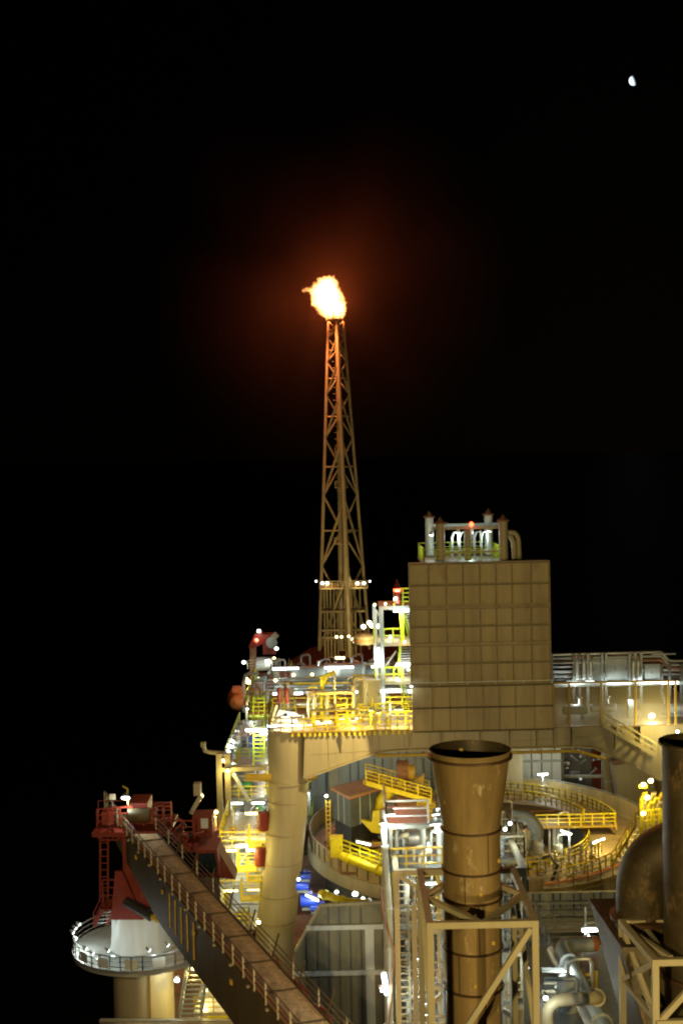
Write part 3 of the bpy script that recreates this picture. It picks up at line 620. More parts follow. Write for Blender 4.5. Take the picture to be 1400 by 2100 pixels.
# ------------------------------------------------------------------ crane with resting boom
def build_crane():
    Y = 92; c = P(296,1950,Y); zf = P(290,1938,Y).z; cx = c.x - .1
    t = T('pedestal_crane', 'offshore crane with white pedestal, red machinery house and long boom', 'crane', (cx,Y,18))
    MB().lathe((cx,Y,0), [(2.2,18),(2.2,19.6),(2.2,zf-.55)], 48).build('pedestal', 'beige', t)
    MB().lathe((cx,Y,0), [(2.225,18.02),(2.225,20.0)], 48, cap=False).build('pedestal_base_band','grey',t)
    q = P(326,1990,90); MB().box(cx+.75,cx+.85,89.84,89.95,18.2,zf-.6).build('seam_pipe','ochre',t)
    MB().lathe((cx,Y,zf), [(2.3,-.6),(4.9,-.35),(5.05,-.3),(5.05,0),(2.15,.003)], 64).build('ring_platform', 'grey', t)
    MB().lathe((cx,Y,zf), [(4.98,-.1),(5.1,-.1),(5.1,.12),(4.98,.12),(4.98,-.1)], 64, cap=False).build('toe_plate','steel',t)
    prf = [(2.35,.01),(2.28,.3),(2.22,1.0),(2.2,2.4),(2.2,3.15)]
    MB().lathe((cx,Y,zf), prf, 48).build('slew_column', 'white', t)
    r = MB(); pts = [(cx+5*math.cos(a), Y+5*math.sin(a), zf) for a in [2*math.pi*k/40 for k in range(41)]]
    r.rail(pts, 1.1, 1.2, .07, 2); r.build('railing','steel',t)
    for a in (196,224,246,270,292): 
        th = R(a); u = Vector((math.cos(th), math.sin(th), 0)); v = Vector((-u.y,u.x,0)); p = Vector((cx,Y,zf+.55))+u*5.03
        MB().add([p-v*.45-Vector((0,0,.35)),p+v*.45-Vector((0,0,.35)),p+v*.45+Vector((0,0,.35)),p-v*.45+Vector((0,0,.35))],[(0,1,2,3)]).build('guard_plate','white',t)
    for i, (px, py, pw) in enumerate(((155,1903,500),(156,1925,500),(150,1912,0),(163,1895,0),(190,1955,260),(222,1949,160),(306,1948,160),(344,1938,200),(176,1945,0))):
        flood_lamp(P(px,py,[90.6,90.6,90.4,90.8,87.6,87.1,87.0,87.2,87.9][i]), 'small white lamp on the railing of the crane pedestal platform', max(pw,1)*.5, .13, face=(.5,.3,-.6), real=pw > 0)
    # red house
    zz = zf+3.15
    MB().lathe((cx,Y,zz), [(2.3,.003),(2.35,.25),(2.0,.3)], 40).build('slew_ring','dark',t)
    hz = P(300,1770,Y).z
    MB().box(P(200,1700,Y).x, P(356,1700,Y).x, 90, 94.5, P(280,1699,Y).z, P(280,1690,Y).z).build('house_floor','red',t)
    for (u_,v_) in (((204,1699),(204,1722)),((204,1722),(262,1722)),((204,1722),(226,1699)),((226,1699),(248,1722)),((248,1722),(268,1699)),((232,1699),(232,1722))): MB().bar(P(*u_,90.1),P(*v_,90.1),.14).build('floor_truss','red',t)
    for k_ in range(4): MB().rail([P(203,1690,90.2),P(262,1690,90.2)],.5+.4*k_,1,.05,0).build('railing','red',t) if k_ == 3 else None
    for (u_,v_) in (((322,1690),(322,1650)),((336,1690),(336,1652)),((348,1712),(372,1690)),((330,1722),(352,1695)),((352,1735),(372,1712)),((318,1652),(352,1654))): MB().bar(P(*u_,91.5),P(*v_,91.5),.13).build('house_truss','red',t)
    a = MB().box(P(268,1700,93).x, P(308,1700,93).x, 92, 94.5, P(280,1690,93).z, P(280,1640,93).z); a.build('machinery_house','red',t)
    MB().rail([P(200,1696,91),P(272,1690,91)],1.3,1,.09).build('railing','red',t); MB().rail([P(318,1690,93),P(352,1690,93),P(352,1690,90.5)],1.6,.8,.12).build('railing','red',t)
    for (x0,x1) in ((212,236),(300,318)): MB().box(P(x0,1690,91.5).x,P(x1,1690,91.5).x,91,92,P(280,1690,91).z,P(280,1664,91).z).build('winch','red',t)
    MB().lathe(P(285,1672,90.8),[(.5,-.8),(.5,.8)],20,axis='x').build('winch_drum','boomside',t)
    # A-shaped side plates down to the slew ring
    for yy in (89.6,93.8):
        MB().prism([(P(248,1765,Y).x,P(248,1765,Y).z),(P(262,1765,Y).x,P(262,1765,Y).z),(P(305,1862,Y).x,P(305,1862,Y).z),(P(240,1862,Y).x,P(240,1862,Y).z)],yy,yy+.25).build('side_plate','red',t)
    MB().box(P(262,1800,Y).x,P(330,1800,Y).x,90.2,93.6,zz+.3,P(280,1699,Y).z-.01).build('revolving_frame','red',t)
    MB().rail([P(212,1852,90.2),P(240,1852,90.2)],1.7,.9,.1,2).build('railing','red',t); MB().box(P(210,1855,91).x,P(262,1855,91).x,89.9,92,zz+.25,zz+.34).build('step_platform','red',t)
    stairs(t, P(196,1900,90.4)+Vector((-.1,0,0)), P(214,1856,90.4), .9, (1,.2,0), 'red')
    for px in (206,222): MB().bar(P(px,1850,91), P(px,1712,91),.13).build('ladder_rail','red',t)
    for k in range(9): MB().bar(P(206,1840-14*k,91),P(222,1840-14*k,91),.07).build('ladder_rung','red',t)
    # luffing cylinder
    MB().tube(P(258,1848,89.5), P(312,1880,88.6), .36, 16).build('luffing_cylinder','dark',t); MB().tube(P(306,1876,88.7), P(325,1888,88.3), .2, 12).build('cylinder_rod','ochre',t)
    # boom: box girder resting toward the viewer, walkway on top
    A = P(268,1712,93.5); Bp = P(730,2180,54); A.z = Bp.z = (A.z+Bp.z)/2 - .05; A.z += .35
    d = Bp - A; L = d.length; u = d.normalized(); s = Vector((-u.y, u.x, 0)).normalized(); 
    if s.x < 0: s = -s
    Z = Vector((0,0,1)); W = 2.15
    q = lambda k, side, h: A + d*k + s*(side*W/2) + Z*h
    h0, h1 = 1.6, 3.3
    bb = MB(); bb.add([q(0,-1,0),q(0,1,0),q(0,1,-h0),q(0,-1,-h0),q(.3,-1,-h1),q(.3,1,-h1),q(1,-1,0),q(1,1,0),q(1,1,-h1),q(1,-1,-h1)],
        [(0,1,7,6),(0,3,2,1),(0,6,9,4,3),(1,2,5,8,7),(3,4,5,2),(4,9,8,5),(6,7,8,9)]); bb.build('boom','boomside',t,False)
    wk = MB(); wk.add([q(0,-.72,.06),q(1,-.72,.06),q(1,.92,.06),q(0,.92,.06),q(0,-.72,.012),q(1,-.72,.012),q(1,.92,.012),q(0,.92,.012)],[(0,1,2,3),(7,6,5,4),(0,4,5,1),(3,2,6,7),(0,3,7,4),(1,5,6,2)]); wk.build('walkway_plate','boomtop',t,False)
    for sd in (-.72,.92): MB().bar(q(0,sd,.1), q(1,sd,.1), .06, .22).build('toe_board','rust' if sd < 0 else 'dark',t)
    for h in (.24,.42,.62): MB().tube(q(.02,-.86,h-.15), q(1,-.86,h-.15), .06, 6).build('hydraulic_hose','rust',t)
    n = 24
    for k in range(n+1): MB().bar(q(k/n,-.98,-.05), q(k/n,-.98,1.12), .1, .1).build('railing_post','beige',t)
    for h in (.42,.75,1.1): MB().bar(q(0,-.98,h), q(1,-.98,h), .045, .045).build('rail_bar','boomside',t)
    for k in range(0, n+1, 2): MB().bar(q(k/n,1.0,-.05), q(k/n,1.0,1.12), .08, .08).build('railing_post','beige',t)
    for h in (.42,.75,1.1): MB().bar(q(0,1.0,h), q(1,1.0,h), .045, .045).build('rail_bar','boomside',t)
    m = 11
    for k in range(m+1):       # bent cross braces that carry the rope guide
        f = (k+.45)/m
        if f < 1: MB().path([q(f,-.5,.13), q(f+.004,.85,.13), q(f+.018,1.05,1.75)], .055, 6).build('rope_guide_hoop','boomside',t)
    MB().path([q(.66+.012*j, 1.03+.05*math.sin(j*1.3), .15+.12*math.sin(j*.9)) for j in range(26)], .06, 6).build('red_cable','red',t)
    for k in range(5): f = .36 + k*.032; MB().bar(q(f,-1.012,-.35), q(f,-1.012,-2.6), .09, .05).build('web_stiffener','ochre',t)
    for k in range(14): f = .03+k*.07; MB().bar(q(f,-1.0,-.12), q(f,-1.12,-.12), .16, .12).build('boom_lug','beige',t)
    for k in range(5): f = .15+k*.17; MB().bar(q(f,-1.0,-.7-k*.12), q(f,-1.1,-.7-k*.12), .26, .26).build('boom_bracket','ochre',t)
    # tail frame at boom foot with landing
    MB().add([q(-.03,-1.1,.2),q(.035,-1.1,.2),q(.035,.2,.2),q(-.03,.2,.2),q(-.03,-1.1,.1),q(.035,-1.1,.1),q(.035,.2,.1),q(-.03,.2,.1)],[(0,1,2,3),(7,6,5,4),(0,4,5,1),(1,5,6,2),(2,6,7,3),(3,7,4,0)]).build('landing','beige',t,False)
    MB().rail([q(-.03,-1.15,.2),q(.035,-1.15,.2)],1.2,1.2,.1).rail([q(-.07,-1.15,.2),q(-.03,-1.15,.2)],1.4,.8,.1).build('railing','beige',t)
    # operator cab, right of the boom
    cb = MB(); x0,x1 = P(402,1700,90).x, P(450,1700,90).x; zc0,zc1 = P(420,1790,90).z, P(420,1735,90).z
    cb.prism([(x0,zc0),(x1+.15,zc0),(x1-.1,zc1),(x0+.1,zc1)],89,92).build('operator_cab','red',t)
    MB().prism([(x0+.15,zc0+.35),(x1-.1,zc0+.35),(x1-.25,zc1-.2),(x0+.25,zc1-.2)],88.95,88.99).build('cab_window','glass',t)
    MB().prism([(P(450,1790,91).x,P(450,1790,91).z),(P(485,1795,91).x,P(485,1795,91).z),(P(450,1735,91).x,P(450,1735,91).z)],90,92.2).build('cab_bracket','red',t)
    MB().box(P(372,1700,93).x,P(446,1700,93).x,91.5,94.5,P(420,1735,93).z,P(420,1716,93).z).build('cab_support','red',t)
    MB().box(P(398,1700,94).x,P(438,1700,94).x,93,95,P(420,1716,94).z+.01,P(420,1668,94).z).build('winch_house','red',t)
    MB().box(P(412,1690,92.9).x,P(427,1690,92.9).x,92.9,92.97,P(420,1698,93).z,P(420,1678,93).z).build('window','white',t)
    MB().rail([P(330,1722,92),P(400,1722,92)],1.4,.8,.1).build('railing','red',t)
    MB().bar(P(356,1716,93.5),P(385,1716,93.5),1.2,.5).build('winch_base','red',t)
    rg = random.Random(5)
    for k in range(16):
        a = P(rg.uniform(300,400),rg.uniform(1672,1716),rg.uniform(90.5,94)); MB().tube(a, a+Vector((rg.uniform(-.8,.8),0,rg.uniform(-.6,.8))), rg.uniform(.06,.2), 8).build('hydraulic_pipe','red' if k % 3 else 'dark',t)
    p = T('yellow_jib_lamp_post', 'lamp post bracket on the crane house', 'lamp post', P(262,1660,91))
    MB().bar(P(262,1650,91),P(262,1618,91),.12).build('post','ochre',p); MB().bar(P(262,1618,91),P(252,1612,91),.1).build('arm','ochre',p)
    p.name = 'lamp_post'
    flood_lamp(P(258,1636,90.8), 'bright white lamp on top of the red crane house', 420, .34, face=(0,-.5,-.8))
    s_ = T('small_sign', 'small blank square sign on a post by the crane house', 'sign', P(231,1660,91)); MB().bar(P(231,1655,91),P(231,1638,91),.07).build('post','steel',s_); MB().cbox(P(231,1634,91),.42,.06,.42).build('plate','beige',s_)
    light('red_house_lamp', P(345,1650,89), 60, (1,.9,.7), .2)
build_crane()
# ------------------------------------------------------------------ turret well
TC = (13.2, 125.0)
def ring_pt(r, deg, z): a = R(deg); return Vector((TC[0]+r*math.cos(a), TC[1]+r*math.sin(a), z))
def build_turret():
    ZF = 23.6; c = (TC[0], TC[1], 0)
    t = T('turret_ring', 'wide round turret walkway with panelled outer parapet below the beige girder', 'turret platform', (TC[0],TC[1],ZF-1))
    MB().arc(c, 10.5, 17, ZF-.3, ZF, 0, 2*math.pi, 96).build('walkway_floor', 'floor', t)
    MB().arc(c, 16.9, 17, ZF+.003, ZF+1.5, R(150), R(282), 60).build('parapet', 'panel', t)
    MB().arc(c, 16.9, 17, ZF+.003, ZF+.5, R(-78), R(149), 60).build('parapet', 'panel', t)
    MB().arc(c, 17.003, 17.25, ZF-1.1, ZF+.1, R(140), R(400), 90).build('ring_girder', 'beige', t)
    def arc_rail(r, a0, a1, z, m, h=1.1, st=4, tk=.08, mid=2, nm='railing'):
        n = max(1, int(abs(a1-a0)/st)); b = MB(); b.rail([ring_pt(r, a0+(a1-a0)*k/n, z) for k in range(n+1)], h, 9, tk, mid); return b.build(nm, m, t)
    arc_rail(17.03, 150, 282, ZF+.2, 'beige', 1.4, 4.5, .09, 0)
    arc_rail(16.95, -78, 150, ZF+.1, 'grey', 1.9, 5, .07, 3)
    MB().arc(c, 16.8, 16.84, ZF+.5, ZF+1.9, R(12), R(95), 40).build('mesh_screen', 'panel', t)
    # inner raised yellow gallery, lower floor, pit wall
    MB().arc(c, 10.6, 13.4, ZF+.9, ZF+1.05, R(0), R(80), 40).build('gallery_floor', 'floor', t)
    MB().arc(c, 13.4, 13.55, ZF+.6, ZF+1.15, R(-1), R(80), 40).build('gallery_edge', 'ochre', t)
    arc_rail(13.45, 0, 80, ZF+1.1, 'yellow', 1.15, 3.4, .1)
    arc_rail(10.7, 8, 80, ZF+1.1, 'yellow', 1.15, 4, .09)
    b = MB().rail([ring_pt(13.4,0,ZF+1.05), ring_pt(5.5,0,ZF+1.05)],1.15,1.1,.1); b.build('railing','yellow',t)
    MB().box(TC[0]+5.4,TC[0]+13.4,124.8,127.5,ZF+.88,ZF+1.04).build('gallery_bridge','ochre',t)
    MB().arc(c, 0.01, 13.2, ZF-2.3, ZF-2.2, 0, 2*math.pi, 64).build('pit_floor', 'floor', t)
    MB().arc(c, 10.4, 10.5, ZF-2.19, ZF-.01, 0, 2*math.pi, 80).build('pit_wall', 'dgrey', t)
    arc_rail(10.6, 190, 350, ZF+.01, 'yellow', 1.15, 5, .09)
    arc_rail(14.3, -64, -10, ZF+.01, 'yellow', 1.15, 4, .1); arc_rail(12.3, -80, -28, ZF+.01, 'yellow', 1.3, 4, .1)
    for rr in (14.9, 15.2): 
        MB().path([ring_pt(rr, a, ZF+.25) for a in range(-78,-8,3)], .1, 6).build('pipe','orange',t)
        MB().path([ring_pt(rr, a, ZF+.25) for a in range(150,262,3)], .08, 6).build('pipe','orange',t)
    arc_rail(14.1, 165, 235, ZF+.01, 'ochre', 1.0, 6, .06)
    # cladding wall under the ring front
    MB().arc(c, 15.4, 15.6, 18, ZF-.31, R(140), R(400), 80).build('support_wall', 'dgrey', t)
    # mooring crane
    k = T('turret_crane', 'yellow turret crane with sloping railed arm and winch drum', 'crane', P(800,1740,119))
    MB().path([P(808,1760,120),P(800,1700,120),P(778,1665,120),P(782,1640,120),P(800,1622,120)], .55, 12).build('curved_pedestal','yellow',k)
    MB().prism([(P(*a,118.5).x,P(*a,118.5).z) for a in ((738,1680),(762,1705),(800,1712),(812,1690),(776,1660),(764,1662),(762,1685))],118.2,118.8).build('hook_plate','yellow',k)
    a, b_ = P(750,1597,119), P(882,1634,117.5); MB().bar(a,b_,2.4,.45).build('arm','ochre',k)
    sd = Vector((.0,-1.25,.1)); MB().rail([a+sd,b_+sd],1.05,1.3,.1).build('railing','yellow',k); MB().rail([a-sd+Vector((0,0,.2)),b_-sd+Vector((0,0,.2))],1.05,1.3,.09).build('railing','yellow',k); MB().bar(a+sd-Vector((0,.1,.15)),b_+sd-Vector((0,.1,.15)),.12,.45).build('arm_edge','yellow',k)
    for j in range(6): q = a+(b_-a)*(.15+.13*j); MB().cbox(q+Vector((0,.2,.5)),.5,.9,.55).build('winch_gear','ochre' if j % 2 else 'rust',k)
    MB().lathe(P(824,1580,119.5),[(.95,-.5),(.95,.55)],24,axis='x').build('winch_drum','rust',k)
    MB().lathe(P(842,1584,119),[(.3,-.3),(.75,-.25),(.75,.3),(.3,.4),(.15,.5)],24,axis='x').build('winch_motor','ochre',k)
    MB().prism([(P(*a_,118.4).x,P(*a_,118.4).z) for a_ in ((848,1600),(868,1608),(870,1586))],118.2,118.6).build('guard','ochre',k)
    MB().box(P(857,1640,119).x,P(890,1640,119).x,118,120.5,P(870,1690,119).z,P(870,1638,119).z).build('counterweight_box','ochre',k)
    MB().tube(P(812,1640,119.5),P(862,1655,119.5),.5,14).build('arm_tube','rust',k)
    MB().rail([P(856,1668,117.8),P(892,1672,117.8)],1.1,1,.09).build('railing','yellow',k)
    # grey container
    z1, z0 = P(717,1632,118).z, ZF; cc = T('grey_container', 'grey steel container with tan roof standing inside the turret ring', 'container', P(720,1690,119))
    pa, pb, pc, pd = P(717,1632,117.5), P(778,1620,120.5), P(752,1606,124), P(681,1622,121)
    MB().slab([(p.x,p.y) for p in (pa,pb,pc,pd)], z1-2.9, z1-.1).build('walls','dgrey',cc)
    cen = (pa+pb+pc+pd)/4; MB().slab([((p.x-cen.x)*1.04+cen.x,(p.y-cen.y)*1.04+cen.y) for p in (pa,pb,pc,pd)], z1-.06, z1+.06).build('roof','floor',cc); MB().slab([((p.x-cen.x)*1.06+cen.x,(p.y-cen.y)*1.06+cen.y) for p in (pa,pb,pc,pd)], z1-.16, z1-.063).build('roof_edge','orange',cc)  # orange edge paints the warm flare light along the roof rim
    MB().slab([((p.x-cen.x)*.9+cen.x,(p.y-cen.y)*.9+cen.y) for p in (pa,pb,pc,pd)], z0+.01, z1-2.91).build('under_shade_block','dark',cc)  # black block put in for the dark space beneath the container
    for f in (.33,.66):
        for (u,v) in ((pa,pd),(pa,pb)): q = u+(v-u)*f; q = cen+(q-cen)*1.012; MB().box(q.x-.05,q.x+.05,q.y-.05,q.y+.05,z1-2.85,z1-.17).build('wall_rib','grey',cc)
    # yellow walkway with pipe in the ring's left half
    wk = T('service_walkway', 'yellow railed service walkway in the left half of the turret ring', 'walkway', P(740,1770,113))
    a, b_ = P(698,1752,114.5), P(800,1790,111.5); MB().bar(a,b_,1.4,.2).build('floor','ochre',wk); o = Vector((0,-.7,0))
    MB().rail([a+o,b_+o],1.2,1.2,.1).build('railing','yellow',wk); MB().rail([a-o,b_-o],1.2,1.2,.1).build('railing','yellow',wk)
    pipe([P(700,1755,113.2),P(790,1790,110.8)], .4, 'yellow', 'fat yellow pipe along the service walkway in the turret ring')
    cabinet(P(690,1745,114).x,114,P(690,1745,114).z-.5,1.1,.9,1.8,'yellow','yellow cabinet with pale top at the end of the service walkway')
    ld = T('ladder_mast','slim caged ladder mast rising from the turret ring floor','ladder',P(676,1760,116))
    for px in (671,679): MB().bar(P(px,1765,116),P(px-3,1640,116),.1).build('ladder_rail','ochre',ld)
    for j in range(14): MB().bar(P(668+j*.2,1645+j*9,116),P(676+j*.2,1645+j*9,116),.08).build('ladder_rung','ochre',ld)
    flood_lamp(P(669,1632,115.8),'small white lamp on top of the slim ladder mast',160,.16)
    # hoses and gear in the ring
    rh = random.Random(14)
    for k in range(9):
        a = 185 + k*13; c_ = ('dark','rust','yellow','grey')[k%4]; nm_ = ('black','rusty','yellow','grey')[k%4]
        b = MB().path([ring_pt(15.5-.4*(k%3),a,ZF+.3), ring_pt(14,a+4,ZF+1.3+.3*(k%2)), ring_pt(11.8,a+7,ZF+1.5), ring_pt(9.5,a+8,ZF+.4), ring_pt(7.5,a+6,ZF-1.6)], .16, 8).build('hose', c_); tag(b, f'{nm_} hose looping over the inner edge of the turret ring', 'hose')
    for k in range(8):
        q = ring_pt(rh.uniform(12,15.5), rh.uniform(165,250), ZF)
        if k%2: cabinet(q.x,q.y,q.z,.9,.7,1.3,('grey','yellow')[k//2%2],f"{('grey','yellow')[k//2%2]} cabinet on the left walkway of the turret ring")
        else: pump(q.x,q.y,q.z,('yellow','grey')[k//2%2],f"{('yellow','grey')[k//2%2]}-motored pump on the left walkway of the turret ring")
    for k in range(5): q = ring_pt(12.9,-72+k*7,ZF); valve(q.x,q.y,ZF,2.3,'yellow','yellow valve riser on the front right walkway of the turret ring')
    tangle(TC[0]-14,TC[0]-2,112,121,ZF+.1,ZF+2.6,22,'on the left half of the turret ring',6,.2,('yellow','grey','rust','beige'))
    tangle(TC[0]-9,TC[0]+9,118,132,ZF-2,ZF+1.6,16,'down in the turret pit',5,.22,('yellow','grey','rust','white'))
    # lamps inside the ring
    strip_lamp(P(745,1729,112),'bright strip lamp over the yellow service walkway',420,1.3,d=(1,0,-.25))
    strip_lamp(P(1160,1707,123),'strip lamp behind the straight yellow railing in the turret',420,1.1,d=(1,0,-.4))
    l = strip_lamp(P(1226,1724,120),'strip lamp on twin posts by the turret gallery corner',650,1.3,color=SOD,d=(1,0,.35)); MB().bar(P(1218,1728,120),P(1218,1775,120),.08).build('post','steel',l); MB().bar(P(1232,1722,120),P(1232,1765,120),.08).build('post','steel',l)
    l = strip_lamp(P(1112,1588,137),'strip lamp on a post behind the turret gallery',300,1.1); MB().bar(P(1112,1590,137),P(1112,1625,137),.08).build('post','steel',l)
    light('turret_sodium', P(1290,1620,122), 4200, SOD, .4); light('turret_sodium', P(1150,1650,120), 1700, SOD, .4); light('turret_sodium', P(850,1660,112), 1300, SOD, .3); light('turret_sodium', P(720,1600,111), 900, WARM, .3)
    light('turret_back', P(1130,1560,138), 900, COOL, .3); light('turret_back', P(720,1570,138), 900, COOL, .3)
    # machinery in the pit
    rg = random.Random(11)
    for i in range(15):
        a = rg.uniform(0,360); r = rg.uniform(3,9); q = ring_pt(r,a,ZF-2.2); m = rg.choice(['grey','white','yellow','pipe'])
        vessel_v(q.x,q.y,q.z,rg.uniform(1.8,3.6),rg.uniform(.3,.6),m,{'grey':'grey','white':'white','yellow':'yellow','pipe':'silver'}[m]+' upright vessel down in the turret pit')
    for i in range(5):
        q = ring_pt(15.6, 40+i*17, ZF); valve(q.x,q.y,ZF,2.2,'red','valve riser on the rear turret walkway')
    # curved grey horn pipe right of the stack
    pipe([P(1050,1672,66),P(1085,1675,66),P(1104,1705,66),P(1098,1722,66)], .32, 'grey', 'grey curved vent horn to the right of the flared stack', name='vent_horn')
    # rear walls
    def panel_wall(x0,x1,y0,y1,Y,label,n,mid=(),m='grey'):
        w_ = T('panel_wall', label, 'wall', P((x0+x1)/2,y1,Y)); a = P(x0,y0,Y); b = P(x1,y0,Y); zt = P((x0+x1)/2,y0,Y).z; zb = P((x0+x1)/2,y1,Y).z
        MB().box(a.x,b.x,Y,Y+.3,zb,zt).build('plate',m,w_)
        for i in range(n+1): x = a.x+(b.x-a.x)*i/n; MB().box(x-.07,x+.07,Y-.12,Y-.003,zb,zt-.02).build('stiffener','dgrey' if i % 3 else 'beige',w_)
        for y in mid: z = P((x0+x1)/2,y,Y).z; MB().box(a.x,b.x,Y-.25,Y-.122,z-.12,z+.12).build('girt','grey',w_)
        return w_
    w_ = panel_wall(600,1000,1530,1700,145,'grey ribbed steel wall behind the left of the turret',24,(1552,1628))
    q = P(683,1600,144.6); MB().box(q.x-.5,q.x+.5,144.3,144.73,q.z-6,q.z+5).build('column','beige',w_)
    panel_wall(1068,1150,1534,1700,145,'pale ribbed steel wall behind the right stack of the turret',4,(1560,1640),'white')
    # low grey walls in front of the ring
    panel_wall(1078,1300,1830,1900,101,'low grey wall with a grid of ribs before the turret',16,(1848,1866),'grey')
    fr = platform('walkway with pale railing in front of the low grey wall', P(1070,1900,97).x, P(1330,1900,97).x, 97, 99.5, P(1170,1905,97).z, 'beige','grey','fb',18, sp=2.2)
    panel_wall(1238,1440,1528,1720,147,'tan ribbed steel wall behind the right end of the turret',12,(1600,),'panel')
    # open frame roof at right rear with dark pipes
    sh = T('open_shed','open dark bay full of pipes behind the turret at right','shed',P(1190,1600,150))
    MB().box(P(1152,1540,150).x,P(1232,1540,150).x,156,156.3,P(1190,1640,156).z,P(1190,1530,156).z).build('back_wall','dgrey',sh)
    for px in (1152,1236): MB().bar(P(px,1645,150),P(px,1530,150),.35).build('column','grey',sh)
    MB().bar(P(1150,1592,149.5),P(1240,1592,149.5),.3).build('beam','grey',sh)
    for j in range(12):
        x = rg.uniform(1156,1230); y = rg.uniform(1540,1600); MB().tube(P(x,y,153),P(x+rg.uniform(-18,18),y+rg.uniform(-4,14),154),rg.uniform(.08,.22),8).build('pipe','pipe',sh)
    for i,(px,py) in enumerate(((1186,1540),(1199,1546),(1160,1541))): flood_lamp(P(px,py,151),'small white lamp in the dark pipe bay behind the turret',120,.15,real=i<2)
    # stairs and bright pipes at right
    st = T('yellow_staircase','bright yellow staircase climbing beside the right end of the turret','staircase',P(1262,1775,110))
    stairs(st, P(1252,1776,109), P(1303,1692,114), 1.2, (1,0,0), 'yellow')
    MB().rail([P(1300,1692,114),P(1316,1690,114)],1.1,1,.1).build('railing','yellow',st)
    bp = T('pipe_manifold','brightly lit yellow pipe manifold left of the dark stack','manifold',P(1330,1700,106))
    for j in range(7): x = 1314+j*6; MB().path([P(x,1720,106+j*.2),P(x,1640+j%3*9,106+j*.2),P(x+5,1628+j%3*9,106+j*.2),P(x+12,1628+j%3*9,106+j*.2)],.17,8).build('pipe','beige' if j%2 else 'yellow',bp)
    MB().bar(P(1308,1612,105.6),P(1326,1612,105.6),.3,.3).build('lamp_arm','yellow',bp)
    MB().rail([P(1312,1695,105),P(1356,1690,105)],1.3,1,.1).build('railing','yellow',bp)
    for i,(px,py) in enumerate(((1318,1609),(1333,1601),(1326,1635),(1344,1592),(1318,1668))): flood_lamp(P(px,py,105),'hot yellow lamp on the lit pipe manifold by the dark stack',500,.25,color=SOD,m='lampy',real=i in (0,2,3))
build_turret()
